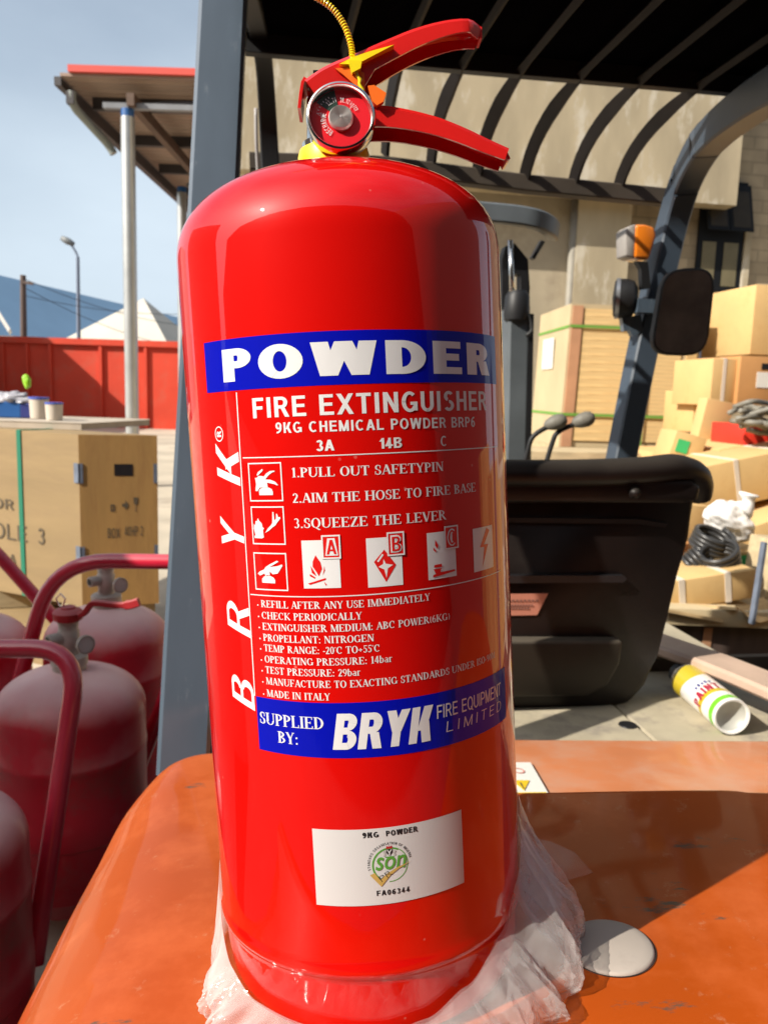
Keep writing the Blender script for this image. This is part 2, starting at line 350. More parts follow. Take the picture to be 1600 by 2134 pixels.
def sheet_obj(name,polys,mapf,m,parent,cut=None,local=True,label=None):
    "polys in 2-D mm mapped by mapf(u,v,layer)->Vector"
    bm=BM()
    groups={}
    for p,l in polys: groups.setdefault(l,[]).append(p)
    for l,ps in groups.items():
        g=BM()
        for p in ps:
            try: g.faces.new([g.verts.new((q[0],q[1],0)) for q in p])
            except ValueError: pass
        if cut:
            xs=[v.co.x for v in g.verts]; a=min(xs); b=max(xs); k=math.floor(a/cut)+1
            while k*cut<b:
                bmesh.ops.bisect_plane(g,geom=g.verts[:]+g.edges[:]+g.faces[:],plane_co=(k*cut,0,0),plane_no=(1,0,0)); k+=1
        mp={}
        for v in g.verts: mp[v]=bm.verts.new(mapf(v.co.x,v.co.y,l))
        for f in g.faces:
            try: bm.faces.new([mp[v] for v in f.verts])
            except ValueError: pass
        g.free()
    bm.normal_update()
    return obj(name,bm,m,parent,smooth=True,local=local,label=label)
def rectp(x0,y0,x1,y1): return [(x0,y0),(x1,y0),(x1,y1),(x0,y1)]
def framep(x0,y0,x1,y1,t):
    return [rectp(x0,y0,x1,y0+t),rectp(x0,y1-t,x1,y1),rectp(x0,y0+t,x0+t,y1-t),rectp(x1-t,y0+t,x1,y1-t)]
# ============================================================ SETTING
M_ground=mat('dusty_concrete',(.46,.40,.31),.9,var=.2,scale=.7,col2=(.33,.28,.22),bump=.3,bscale=9)
bm=BM(); g=300
bm.faces.new([bm.verts.new(p) for p in ((-g,-g,0),(g,-g,0),(g,g,0),(-g,g,0))])
tag(obj('ground',bm,M_ground),None,None,kind='structure')
bm=BM(); bm.faces.new([bm.verts.new(p) for p in ((-14,-10.4,.004),(14,-10.4,.004),(14,6.0,.004),(.2,3.6,.004),(-.75,1.2,.004),(-14,.3,.004))])
tag(obj('dark_bounce_sheet',bm,mat('dark_sheet',(.032,.030,.028),.85,var=.25,scale=1.5,col2=(.06,.055,.05))),None,None,kind='structure')  # dark sheet added over the ground to cut bounce and reflections
# ============================================================ FIRE EXTINGUISHER
def c2w(v): return CM.to_3x3()@Vector((v[0],-v[1],-v[2]))
AX_C=O+c2w((-.01873597,0,.4778235)); UP=c2w((-.04802652,-.99355255,-.10269757)).normalized()
FR=c2w((.04424408,.10059923,-.99394278)).normalized()      # faces the camera
RT=(-FR).cross(UP).normalized()
if RT.x<0: RT=-RT
EXM=Matrix((RT,-FR,UP)).transposed().to_4x4(); EXM.translation=AX_C-UP*.262
BASE=EXM.translation.copy()
ext=empty('fire_extinguisher',BASE,'large glossy red powder fire extinguisher with blue POWDER band standing on the orange counterweight','fire extinguisher',mw=EXM)
RAD=.0915
M_red=mat('red_enamel',(.60,.0030,.0014),.38,coat=1,spec=.05,coat_r=.025,var=.03,scale=3,col2=(.62,.008,.005),c2pos=(.62,.8),bump=.005,bscale=30)
M_print=flat('white_print',(.74,.73,.73),.35,coat=.6); M_blue=flat('blue_print',(.002,.005,.36),.4,coat=.5,spec=.05); M_redprint=flat('red_print',(.68,.010,.008),.35,coat=.5)
M_black=flat('black_print',(.012,.012,.014),.4); M_green=flat('green_print',(.09,.30,.04),.4); M_gold=flat('gold_print',(.50,.33,.09),.4)
M_chrome=mat('chrome',(.72,.70,.66),.12,1,var=.05); M_yellow=flat('yellow_plastic',(.90,.70,.008),.35,coat=.3)
M_orange_pl=flat('orange_tab_and_reflection',(.9,.16,.01),.4); M_darkrub=mat('dark_rubber',(.02,.02,.02),.6)
prof=[(0,-.006),(.06,-.006),(.076,-.010),(.0830,-.0095),(.0868,-.006),(.0886,.002),(.0896,.014),(.0900,.025),(.0905,.0285),(.0922,.0305),(.0926,.0335),(.0918,.0365),(.0915,.040)]
prof+=[(.0915,.06+.345*k/14) for k in range(15)]
n=2.3; z0=.405; b_=.051
for k in range(1,27):
    r=.0915*math.cos(math.pi/2*k/26.0)
    r=max(r,.018)
    z=z0+(b_)*(1-(r/.0915)**n)**(1/n); prof.append((r,z))
    if r<=.018: break
M_red.node_tree.nodes['Principled BSDF'].inputs['Coat IOR'].default_value=1.56
t=M_red.node_tree; b=t.nodes['Principled BSDF']; L=t.links; src=b.inputs['Base Color'].links[0].from_socket   # fine dust specks and faint rubbed streaks
tcn=t.nodes.new('ShaderNodeTexCoord'); vn=t.nodes.new('ShaderNodeTexVoronoi'); vn.inputs['Scale'].default_value=75; L.new(tcn.outputs['Object'],vn.inputs['Vector'])
rr_=t.nodes.new('ShaderNodeValToRGB'); rr_.color_ramp.elements[0].position=.045; rr_.color_ramp.elements[1].position=.075; rr_.color_ramp.elements[0].color=(.8,.8,.8,1); rr_.color_ramp.elements[1].color=(0,0,0,1); L.new(vn.outputs['Distance'],rr_.inputs[0])
sn=t.nodes.new('ShaderNodeTexNoise'); sn.inputs['Scale'].default_value=11; sn.inputs['Detail'].default_value=3; L.new(tcn.outputs['Object'],sn.inputs['Vector'])
sr=t.nodes.new('ShaderNodeValToRGB'); sr.color_ramp.elements[0].position=.52; sr.color_ramp.elements[1].position=.62; L.new(sn.outputs['Fac'],sr.inputs[0])
mu=t.nodes.new('ShaderNodeMath'); mu.operation='MULTIPLY'; L.new(rr_.outputs[0],mu.inputs[0]); L.new(sr.outputs[0],mu.inputs[1])
mr=t.nodes.new('ShaderNodeMixRGB'); mr.inputs[2].default_value=(.66,.20,.16,1); L.new(mu.outputs[0],mr.inputs[0]); L.new(src,mr.inputs[1]); L.new(mr.outputs[0],b.inputs['Base Color'])
cmn=t.nodes.new('ShaderNodeMapping'); cmn.inputs['Scale'].default_value=(9,9,1.2); L.new(tcn.outputs['Object'],cmn.inputs[0]); cn=t.nodes.new('ShaderNodeTexNoise'); cn.inputs['Scale'].default_value=7; cn.inputs['Detail'].default_value=5; L.new(cmn.outputs[0],cn.inputs['Vector'])
crr=t.nodes.new('ShaderNodeMapRange'); crr.inputs['From Min'].default_value=.35; crr.inputs['From Max'].default_value=.75; crr.inputs['To Min'].default_value=.006; crr.inputs['To Max'].default_value=.045; L.new(cn.outputs['Fac'],crr.inputs['Value']); L.new(crr.outputs[0],b.inputs['Coat Roughness'])
bm=BM(); lathe(bm,prof,128); obj('cylinder_body',bm,M_red,ext,smooth=50,local=True)
def wrap(e0=.00012):
    def f(u,v,l):
        th=u/91.5; r=RAD+e0+l*.0003
        return Vector((r*math.sin(th),-r*math.cos(th),(v+262)/1000))
    return f
W_=wrap()
def label_part(name,polys,m,cut=3.0): return sheet_obj(name,polys,W_,m,ext,cut)
# blue bands
def band(u0,u1,vb0,vb1,vt0,vt1,n=60):
    ps=[]
    for k in range(n):
        a=k/n;b=(k+1)/n
        ps.append(([(lerp(u0,u1,a),lerp(vb0,vb1,a)),(lerp(u0,u1,b),lerp(vb0,vb1,b)),(lerp(u0,u1,b),lerp(vt0,vt1,b)),(lerp(u0,u1,a),lerp(vt0,vt1,a))],0))
    return ps
label_part('printed_band',band(-81.3,98.7,71.0,69.4,96.2,94.6),M_blue,None)
label_part('printed_band',band(-58.2,96.6,-113.2,-115.2,-85.0,-86.2),M_blue,None)
W=[]   # white lettering on red and blue
put_text(W,'POWDER',-66.8,88.4,75.3,15.9,(.27,.21,.12),y1=73.6,layer=.3)
put_text(W,'FIRE EXTINGUISHER',-48.4,84,56.6,9.7,(.19,.155,.13),y1=55.6)
put_text(W,'9KG CHEMICAL POWDER BRP6',-36,72.3,48.8,5.1,(.19,.15,.14),y1=47.2)
put_text(W,'3A',-15.9,-7.1,39.3,5.2,(.21,.16,.08)); put_text(W,'14B',14.4,25.9,39.0,5.0,(.21,.16,.06)); put_text(W,'C',47.3,51.3,38.5,5.0,(.16,.13,.1))
put_text(W,'1.PULL OUT SAFETYPIN',-29.2,48.6,27.2,4.6,'serif',y1=26.2); put_text(W,'2.AIM THE HOSE TO FIRE BASE',-29.3,71,14.8,4.6,'serif',y1=14.0); put_text(W,'3.SQUEEZE THE LEVER',-29.5,49,2.4,4.8,'serif',y1=1.8)
rows=[('REFILL AFTER ANY USE IMMEDIATELY',37.4,-37.7,3.6),('CHECK PERIODICALLY',2,-43.6,3.6),('EXTINGUISHER MEDIUM: ABC POWER(6KG)',48.7,-49.3,3.6),('PROPELLANT: NITROGEN',7.4,-55.0,3.6),('TEMP RANGE: -20*C TO+55*C',10,-60.4,3.6),('OPERATING PRESSURE: 14bar',15.9,-66.2,3.6),('TEST PRESSURE: 29bar',-.2,-71.8,3.6),('MANUFACTURE TO EXACTING STANDARDS UNDER ISO-9001',84,-77.6,3.6),('MADE IN ITALY',-15.8,-84.0,3.6)]
for t,x1,y,h in rows:
    put_text(W,t,-50.9,x1,y,h,'serif'); W.append(([(-52.9+.42*math.cos(a*.785),y+.9+.42*math.sin(a*.785)) for a in range(8)],0))
put_text(W,'SUPPLIED',-56.6,-19.6,-98.8,6.1,'serif',layer=.3); put_text(W,'BY:',-45.7,-33.8,-107.6,6.0,'serif',layer=.3)
put_text(W,'BRYK',-16.4,37.0,-109.3,18.5,(.25,.19,.05),shear=.18,y1=-109.8,layer=.3)
put_text(W,'FIRE EQUIPMENT',38.2,89.4,-99.3,7.0,(.135,.12,.1),shear=.04,y1=-99.9,layer=.3); put_text(W,'LIMITED',43.3,89.3,-107.4,5.5,(.09,.08,.42),shear=.12,y1=-108.4,layer=.3)
label_part('printed_lettering',W,M_print)
# vertical brand lettering, read from below
Vt=[]
def vtext(ch,u0,u1,v0,v1,bold=(.17,.11,.1),sh=.22):
    tmp=[]; put_text(tmp,ch,0,1,0,1,bold,shear=sh)
    for p,l in tmp: Vt.append(([(lerp(u1,u0,b),lerp(v0,v1,a)) for a,b in p],l))
vtext('K',-76.9,-59.2,22.9,45.9); vtext('Y',-77.1,-59.2,-11.2,7.8); vtext('R',-76.9,-59.2,-55.1,-33.8); vtext('B',-77,-59.5,-93.6,-74.1)
vtext('R',-74.9,-71.2,48.2,51.4,(.24,.18,.1),0)
for q in _a(0,0,3.5,3.9,0,360,.55,.55,24): Vt.append(([(x-73,y+49.8) for x,y in q],.2))
label_part('printed_lettering',Vt,M_print)
# ruled lines and pictogram frames
Ln=band(-56.4,96.4,37.2,35.7,37.7,36.2)+band(-57.4,95.5,-31.9,-32.0,-31.4,-31.5)
Ln.append(([(-58.1,69.8),(-57.5,69.8),(-58.7,-84.9),(-59.3,-84.9)],.1))
boxes=[(-53.4,15.7,-34.1,34.8),(-53.4,-5.8,-34.2,13.2),(-53.6,-28.9,-34.4,-9.9)]
for q in boxes:
    for p in framep(*q,.62): Ln.append((p,.1))
label_part('ruled_lines',Ln,M_print)
def icon(box,poly,ox,oy,sx,sy): return [(box[0]+(x-ox)/sx*(box[2]-box[0]),box[1]+(oy-y)/sy*(box[3]-box[1])) for x,y in poly]
Pc=[]
I1=[[(590,915),(588,865),(605,842),(640,832),(700,832),(730,850),(740,880),(738,915)],[(560,790),(552,722),(575,720),(592,700),(640,704),(660,715),(680,760),(690,830),(600,830),(572,870),(548,866)],[(640,722),(680,675),(720,650),(768,646),(772,656),(740,668),(700,700),(665,742)],[(662,742),(720,745),(770,768),(800,806),(792,810),(760,795),(700,780),(672,776)],[(573,692),(590,658),(640,624),(646,640),(610,676),(585,697)]]
for p in I1: Pc.append((icon(boxes[0],p,477,985,366,430),.1+.05*I1.index(p)))
I2=[[(535,1395),(532,1370),(546,1366),(530,1290),(535,1240),(550,1255),(556,1205),(570,1212),(585,1175),(600,1208),(625,1232),(632,1275),(648,1285),(634,1310),(640,1385),(620,1397)],[(658,1336),(690,1288),(725,1252),(742,1228),(750,1108),(762,1110),(766,1200),(785,1180),(788,1128),(800,1130),(808,1165),(828,1163),(830,1180),(800,1215),(772,1255),(742,1275),(700,1312)]]
for p in I2: Pc.append((icon(boxes[1],p,508,1464,362,416),.1+.05*I2.index(p)))
I3=[[(620,1890),(622,1845),(650,1817),(720,1812),(755,1832),(768,1860),(765,1893)],[(575,1790),(600,1765),(650,1742),(670,1712),(690,1800),(662,1815),(655,1785),(600,1812)],[(672,1712),(720,1680),(800,1638),(816,1650),(770,1680),(715,1712),(800,1700),(850,1680),(856,1695),(800,1782),(745,1792),(715,1760),(712,1806),(690,1806)]]
for p in I3: Pc.append((icon(boxes[2],p,536,1974,364,421),.1+.05*I3.index(p)))
# fire-class panels
panels=[(-26.0,-27.5,-7.5,-3.8),(5.7,-28.2,23.2,-4.0),(36.9,-27.6,54.1,-4.0),(67.1,-28.0,85.8,-5.2)]
letters=[('A',(-15.9,-13.1,-6.7,-1.4)),('B',(15.9,-13.4,24.7,-1.7)),('C',(47.1,-13.4,56.0,-1.6))]
for p in panels: Pc.append((rectp(*p),0))
label_part('pictogram',Pc,M_print)
Rd=[];Wt=[]
def ip(b,poly,x0,y0,x1,y1): return [(b[0]+(x-x0)/(x1-x0)*(b[2]-b[0]),b[1]+(y1-y)/(y1-y0)*(b[3]-b[1])) for x,y in poly]
a=(95,152,355,487)
for i,p in enumerate([[(190,255),(222,305),(231,350),(207,402),(186,365),(166,335),(168,300)],[(152,330),(180,378),(188,402),(158,378)],[(125,452),(252,415),(254,428),(140,462)],[(144,385),(182,410),(176,418),(142,400)],[(246,332),(250,362),(232,398),(242,362)],[(240,440),(258,462),(250,468)]]): Rd.append((ip(panels[0],p,*a),.3+.03*i))
b=(540,140,798,470)
Rd.append((ip(panels[1],[(668,222),(750,330),(672,440),(590,300)],*b),.3)); Wt.append((ip(panels[1],[(660,285),(676,318),(728,328),(688,350),(676,412),(662,355),(620,335),(655,318)],*b),.5)); Wt.append((ip(panels[1],[(612,296),(652,248),(662,258),(622,304)],*b),.5))
c=(963,102,1172,420)
for p in [[(1020,150),(1040,190),(1034,216),(1018,190)],[(1004,200),(1022,224),(1024,240),(1006,222)],[(1003,340),(1008,322),(1060,320),(1062,342)],[(1000,350),(1062,350),(1050,362),(1050,376),(1160,372),(1162,384),(995,406),(995,390),(1015,384)]]: Rd.append((ip(panels[2],p,*c),.3))
Rd.append((ip(panels[3],[(1375,70),(1325,195),(1355,200),(1338,335),(1384,186),(1354,182),(1398,92)],1282,60,1425,360),.3))
for t,q in letters:
    Rd.append((rectp(*q),.6))
    for p in framep(*q,.75): Wt.append((p,.9))
    put_text(Wt,t,q[0]+1.6,q[2]-1.4,q[1]+1.6,q[3]-q[1]-3.2,(.4,.28,.1),layer=.9)
    put_text(Rd,t,q[0]+2.3,q[2]-2.1,q[1]+2.3,q[3]-q[1]-4.6,(.17,.12,.1),layer=1.3)
label_part('pictogram',Rd,M_redprint); label_part('pictogram',Wt,M_print)
# white approval sticker
M_stk=flat('sticker_paper',(.60,.59,.585),.4,coat=.3)
stk=sheet_obj('sticker',[(p,.4) for p,_ in band(-29.3,50.9,-192.2,-191.4,-151.3,-151.1,40)],W_,M_stk,ext,None)
def stk_part(name,polys,m,cut=3.0):
    o=sheet_obj(name,polys,W_,m,stk,cut); return o
Sb=[]
put_text(Sb,'9KG',-3.7,4.6,-155.8,2.9,(.25,.18,.13),layer=.7); put_text(Sb,'POWDER',8.2,24.6,-155.8,2.9,(.25,.18,.13),layer=.7); put_text(Sb,'FA06344',2.0,19.2,-187.0,2.8,(.22,.17,.12),layer=.7)
tmp=[]; put_text(tmp,'PR',0,1,0,1,bold=-.02)
ca,sa=math.cos(.55),math.sin(.55)
for p,l in tmp: Sb.append(([( 5.0+(x*6.6)*ca-(y*3.4)*sa, -179.6+(x*6.6)*sa+(y*3.4)*ca) for x,y in p],1.3))
# arc lettering
def arc_text(dst,text,cx,cy,r,a0,a1,h,layer):
    n=len(text); ws=[.55 if ch==' ' else (.45 if ch=='I' else 1.0) for ch in text]; tot=sum(ws); x=0
    for ch,wd in zip(text,ws):
        if ch!=' ':
            t=[]; put_text(t,ch,-.36*wd,.36*wd,0,1,(.15,.13,.1)) if ch.isupper() or ch.isdigit() or ch=='.' else put_text(t,ch,-.36*wd,.36*wd,0,1)
            an=lerp(a0,a1,(x+wd/2)/tot); step=math.radians(abs(a1-a0))/tot*r
            for p,l in t:
                q=[]
                for u,v in p:
                    A=R_(an)-u*step/r; rr=r+v*h; q.append((cx+rr*math.cos(A),cy+rr*math.sin(A)))
                dst.append((q,layer))
        x+=wd
arc_text(Sb,'STANDARD ORGANISATION OF NIGERIA',9.6,-170.4,10.1,196,8,1.35,.7)
# small coat of arms
Sb.append(([(7.9,-162.7),(11.1,-162.7),(11.1,-164.6),(9.5,-166.4),(7.9,-164.6)],.9))
stk_part('sticker_lettering',Sb,M_black)
Sw=[([(8.2,-162.9),(8.7,-162.9),(9.5,-164.2),(10.3,-162.9),(10.8,-162.9),(9.75,-164.7),(9.75,-166.0),(9.25,-166.0),(9.25,-164.7)],1.3)]
stk_part('emblem',Sw,M_print)
Sr=[([(7.7,-162.4),(8.3,-160.8),(9.2,-161.6),(9.5,-160.6),(9.9,-161.6),(10.7,-160.8),(11.3,-162.4)],.9)]
stk_part('emblem',Sr,flat('emblem_red',(.42,.01,.02)))
Sg=[]; 
for q in _a(0,0,9.2,9.2,60,232,.9,.9,30): Sg.append(([(x+9.6,y-171) for x,y in q],.7))
for q in _a(0,0,9.2,9.2,-95,60,.4,.4,30): Sg.append(([(x+9.6,y-171) for x,y in q],.7))
put_text(Sg,'son',2.1,17.8,-173.4,8.0,bold=.012,shear=.22,layer=1.1)
Sg.append(([(7.0,-166.6),(12,-166.6),(11.4,-167.2),(7.6,-167.2)],1.0))
stk_part('emblem',Sg,M_green)
Sh=[([(6.1,-164.0),(7.0,-163.2),(7.5,-164.5),(7.3,-166.3),(6.3,-166.3),(6.7,-165)],1.0),([(12.9,-164.0),(12,-163.2),(11.5,-164.5),(11.7,-166.3),(12.7,-166.3),(12.3,-165)],1.0)]
stk_part('emblem',Sh,flat('emblem_grey',(.45,.45,.43)))
Sc=[([(-.9,-175.6),(1.6,-174.6),(4.2,-178.6),(4.6,-182.2)],1.2),([(4.6,-182.2),(4.2,-178.6),(8,-175.4),(13,-172.8),(20.5,-170.6),(14,-173.6),(9.5,-176.6)],1.2)]
stk_part('emblem',Sc,M_gold)
# collar, valve
bm=BM(); lathe(bm,[(.0165,.449),(.0195,.450),(.0205,.453),(.0205,.4655),(.0195,.469),(.015,.471)],48); obj('collar',bm,M_yellow,ext,smooth=40,local=True)
bm=BM(); lathe(bm,[(.0175,.4695),(.0178,.473),(.0150,.4745),(.0145,.482),(.0138,.484),(.0138,.497),(.0120,.500),(.0115,.508),(0.0,.509)],40)
box(bm,(0,0,.498),(.018,.022,.022)); vb=obj('valve_body',bm,M_chrome,ext,smooth=40,local=True)
# pressure gauge, facing the camera
G0=Vector((.0048,-.0275,.4772)); GN=Vector((0.0,-1,.10)).normalized()
GM=axis_M(G0,GN,(1,0,0))
bm=BM(); lathe(bm,[(0,-.013),(.010,-.013),(.013,-.010),(.0172,-.0095),(.0182,-.008),(.0186,-.003),(.0186,.0015),(.0180,.0030),(.0170,.0034),(.0163,.0026),(.0159,.0002),(.0156,-.002)],64,GM); gau=obj('pressure_gauge',bm,M_chrome,ext,smooth=35,local=True)
M_face=mat('gauge_face',(.74,.010,.020),.35,var=.04)
def gmap(z):
    def f(u,v,l): return GM@Vector((u/1000,v/1000,z+l*.0004))
    return f
gx=GM.to_3x3()@Vector((1,0,0)); flip=-1 if gx.x<0 else 1
gy=(GM.to_3x3()@Vector((0,1,0))).z; vflip=-1 if gy<0 else 1
def gmap(z):
    def f(u,v,l): return GM@Vector((flip*u/1000,vflip*v/1000,z+l*.0004))
    return f
disc=[([(15.7*math.cos(2*math.pi*k/48),15.7*math.sin(2*math.pi*k/48)) for k in range(48)],0)]
sheet_obj('gauge_dial',disc,gmap(-.0012),M_face,gau)
grn=[([(15.4*math.cos(R_(a)),15.4*math.sin(R_(a))) for a in range(100,146,3)]+[(6*math.cos(R_(a)),6*math.sin(R_(a))) for a in (145,130,115,100)],0)]
sheet_obj('gauge_dial',grn,gmap(-.0009),flat('gauge_green',(.02,.045,.03),.4),gau)
Gt=[]
arc_text(Gt,'RECHARGE',0,0,8.0,238,160,3.0,0)
arc_text(Gt,'28.12 kg/cm',0,0,8.6,90,24,2.5,0); arc_text(Gt,'13.71',0,0,9.0,134,101,2.7,.3); arc_text(Gt,'psi',0,0,5.9,62,40,1.3,0); arc_text(Gt,'O',0,0,10.4,172,162,2.0,0)
for a_ in range(118,168,8): Gt.append(([(r*math.cos(R_(a_+d)),r*math.sin(R_(a_+d))) for r,d in ((12.2,-.8),(13.2,-.8),(13.2,.8),(12.2,.8))],0))
Gt.append(([(r*math.cos(R_(a_)),r*math.sin(R_(a_))) for r,a_ in ((8.8,166),(10.4,166),(10.4,173),(8.8,173))],0))
sheet_obj('gauge_lettering',Gt,gmap(-.0006),M_print,gau)
bm=BM(); pr=[(0,.0012),(.0006,.0012),(.0009,.0002)]
for k in range(9):
    r=.0013+k*.00058; pr+=[(r,.0009-.0003*k/9),(r+.0003,.0002-.0003*k/9)]
pr+=[(.0067,-.001),(.0067,-.0025)]
lathe(bm,pr,40,axis_M(G0+GN*.0012,GN,(1,0,0))); obj('gauge_boss',bm,mat('brushed_steel',(.66,.64,.62),.34,.55),gau,smooth=25,local=True)
mg,t,b=new_mat('clear_plastic'); b.inputs['Base Color'].default_value=(.02,.02,.02,1); b.inputs['Roughness'].default_value=.02; b.inputs['Alpha'].default_value=.03; b.inputs['Specular IOR Level'].default_value=.5; M_clear=mg
bm=BM(); lathe(bm,[(.0162,.0024),(.0145,.0044),(.0100,.0058),(.004,.0064),(0,.0065)],48,GM); obj('gauge_lens',bm,M_clear,gau,smooth=True,local=True)
# squeeze lever : bent channel running out to the right
def channel(bm,top,heights,wid,th=.0016):
    "inverted U section along a path in the x-z plane"
    pts=[Vector((x/1000,0,z/1000)) for x,z in top]
    secs=[]
    for h,wd in zip(heights,wid):
        w2=wd/2; secs.append([(0-.0022,-w2),(0,-w2+.0022),(0,w2-.0022),(-.0022,w2),(-h,w2),(-h,w2-th),(-.003,w2-th),(-th,w2-.003),(-th,-w2+.003),(-.003,-w2+th),(-h,-w2+th),(-h,-w2)])
    sweep(bm,pts,secs,up=Vector((0,0,1)))
tp=smooth_path([(-14.0,242+262,0),(-6,247+262,0),(2,250.6+262,0),(14.8,255.2+262,0),(31.4,262.2+262,0),(48,268.1+262,0),(64.5,271.8+262,0),(78,272.6+262,0),(86.5,270.0+262,0)],3)
npt=len(tp); hs=[]; wd=[]
for i,p in enumerate(tp):
    x=p.x
    hs.append(.022 if x<8 else (lerp(.022,.0125,min(1,(x-8)/12)) if x<20 else lerp(.0125,.0075,min(1,(x-20)/60)))); wd.append(.026 if x<14 else lerp(.026,.022,min(1,(x-14)/20)) if x<80 else lerp(.022,.013,(x-80)/6.5))
M_lever=mat('red_lever_paint',(.62,.012,.010),.3,coat=1,coat_r=.04,var=.05,scale=30,bump=.01)
bm=BM(); channel(bm,[(p.x,p.y) for p in tp],hs,wd); box(bm,(.0855,0,.5285),(.0016,.012,.006))
sl=obj('squeeze_lever',bm,M_lever,ext,smooth=40,local=True)
bm=BM(); sweep(bm,[Vector((-.0135,0,.5055)),Vector((-.0152,0,.503)),Vector((-.0165,0,.497)),Vector((-.0178,0,.4895))],rect(.0009,.0105,.1),up=Vector((1,0,0))); obj('lever_flap',bm,M_lever,sl,smooth=40,local=True)
hp=smooth_path([(10,228.5+262,0),(23,228.2+262,0),(37.9,226.2+262,0),(56.9,221.4+262,0),(73.2,215+262,0),(86.8,208.4+262,0),(99.0,202.8+262,0)],3)
bm=BM(); channel(bm,[(p.x,p.y) for p in hp],[lerp(.0135,.0075,i/(len(hp)-1)) for i in range(len(hp))],[lerp(.025,.021,i/(len(hp)-1)) for i in range(len(hp))])
box(bm,(.0975,0,.4615),(.0016,.018,.006),Matrix.Rotation(R_(-25),4,'Y')); obj('carry_handle',bm,M_lever,ext,smooth=40,local=True)
# safety pin, seal tag and beaded tail
bm=BM(); prism(bm,[Vector((x/1000,-.0155,z/1000+.262)) for x,z in ((20.5,236.0),(24,236.4),(30.5,232),(28.8,227.6),(25,225.6),(22.5,228))],Vector((0,1,0)),.004); prism(bm,[Vector((x/1000,-.0150,z/1000+.262)) for x,z in ((3,246),(14,246),(19,243),(19,233),(14.5,236),(8,242))],Vector((0,1,0)),.0016); obj('pin_tab_and_reflection',bm,M_orange_pl,ext,local=True)  # second orange piece paints a reflection beside the pin tab
bm=BM(); prism(bm,[Vector((x/1000,-.0165,z/1000+.262)) for x,z in ((5.5,247.4),(13,250.8),(22,253.4),(36,256.6),(25,251.6),(18.5,248.6),(10.5,247.2))],Vector((0,1,0)),.006)
prism(bm,[Vector((x/1000,-.0182,z/1000+.262)) for x,z in ((10.4,248.4),(18,248.4),(17,244.2),(12.2,242.0))],Vector((0,1,0)),.006)
tube(bm,[Vector((x/1000,-.016,z/1000+.262)) for x,z in ((14.5,243.5),(15,241),(16.6,239),(16.0,237),(17.3,234.1),(18.2,231.5))],[.0011,.0009,.0013,.0009,.0013,.0008],8)
path=smooth_path([Vector((x/1000,-.014+dy,z/1000+.262)) for x,z,dy in ((13.0,249.5,0),(12.4,258,-.001),(9,268.2,-.002),(2.6,276,-.004),(-7.5,281.4,-.006),(-18,283.4,-.008),(-30,282.6,-.01),(-42,279,-.012))],14)
rr=[.00135+.00060*(1 if i%2 else 0) if i>4 else .0013 for i in range(len(path))]
tube(bm,path,rr,8); obj('seal_tag',bm,M_yellow,ext,smooth=60,local=True)
# ============================================================ FORKLIFT
Fw=Vector((-.16,.987,0)).normalized(); Rv=Vector((Fw.y,-Fw.x,0)); UZ=Vector((0,0,1))
M_orange=mat('worn_orange_paint',(.355,.060,.0055),.42,coat=.34,coat_r=.06,var=.12,scale=5,col2=(.50,.115,.030),c2pos=(.50,.8),bump=.006,bscale=14,spec=.1)
# scratches and scuffs of the counterweight paint
t=M_orange.node_tree; b=t.nodes['Principled BSDF']; L=t.links
src=b.inputs['Base Color'].links[0].from_socket
tcn=t.nodes.new('ShaderNodeTexCoord'); mpn=t.nodes.new('ShaderNodeMapping'); mpn.inputs['Scale'].default_value=(3,9,9); mpn.inputs['Rotation'].default_value=(0,0,.9); L.new(tcn.outputs['Object'],mpn.inputs[0])
nn=t.nodes.new('ShaderNodeTexNoise'); nn.inputs['Scale'].default_value=2.6; nn.inputs['Detail'].default_value=10; nn.inputs['Roughness'].default_value=.72; L.new(mpn.outputs[0],nn.inputs['Vector'])
rr_=t.nodes.new('ShaderNodeValToRGB'); rr_.color_ramp.elements[0].position=.628; rr_.color_ramp.elements[1].position=.675; L.new(nn.outputs['Fac'],rr_.inputs[0])
spk=t.nodes.new('ShaderNodeTexNoise'); spk.inputs['Scale'].default_value=42; spk.inputs['Detail'].default_value=8; spk.inputs['Roughness'].default_value=.75; L.new(tcn.outputs['Object'],spk.inputs['Vector'])
spr=t.nodes.new('ShaderNodeValToRGB'); spr.color_ramp.elements[0].position=.60; spr.color_ramp.elements[1].position=.74; spr.color_ramp.elements[1].color=(.75,.75,.75,1); L.new(spk.outputs['Fac'],spr.inputs[0])
dm=t.nodes.new('ShaderNodeMixRGB'); dm.inputs[2].default_value=(.44,.22,.12,1); L.new(spr.outputs[0],dm.inputs[0]); L.new(src,dm.inputs[1]); src=dm.outputs[0]
mxx=t.nodes.new('ShaderNodeMixRGB'); mxx.inputs[2].default_value=(.10,.065,.045,1); L.new(rr_.outputs[0],mxx.inputs[0]); L.new(src,mxx.inputs[1]); L.new(mxx.outputs[0],b.inputs['Base Color'])
M_bluegrey=mat('blue_grey_paint',(.068,.094,.125),.42,coat=.8,coat_r=.12,var=.10,scale=4,col2=(.17,.20,.23),c2pos=(.6,.75),stretch=(6,6,1))
M_darkmetal=mat('dark_metal',(.012,.012,.013),.5,var=.2,spec=.35)
M_pillar=mat('dark_blue_grey_paint',(.045,.062,.085),.45,var=.15,scale=5)
M_brownmetal=mat('dusty_brown_metal',(.050,.038,.027),.7,var=.25,scale=8)
M_vinyl=mat('black_brown_plastic',(.0085,.0055,.005),.42,var=.3,scale=9,bump=.06,bscale=260,dust=(.05,.042,.032),dust_amt=.45,spec=.3)  # black-brown plastic, darkened further to stand in for shade on the seat
fk=empty('forklift',Vector((.45,1.0,0)),'old orange forklift with grey posts, black seat and barred overhead guard under the fire extinguisher','forklift')
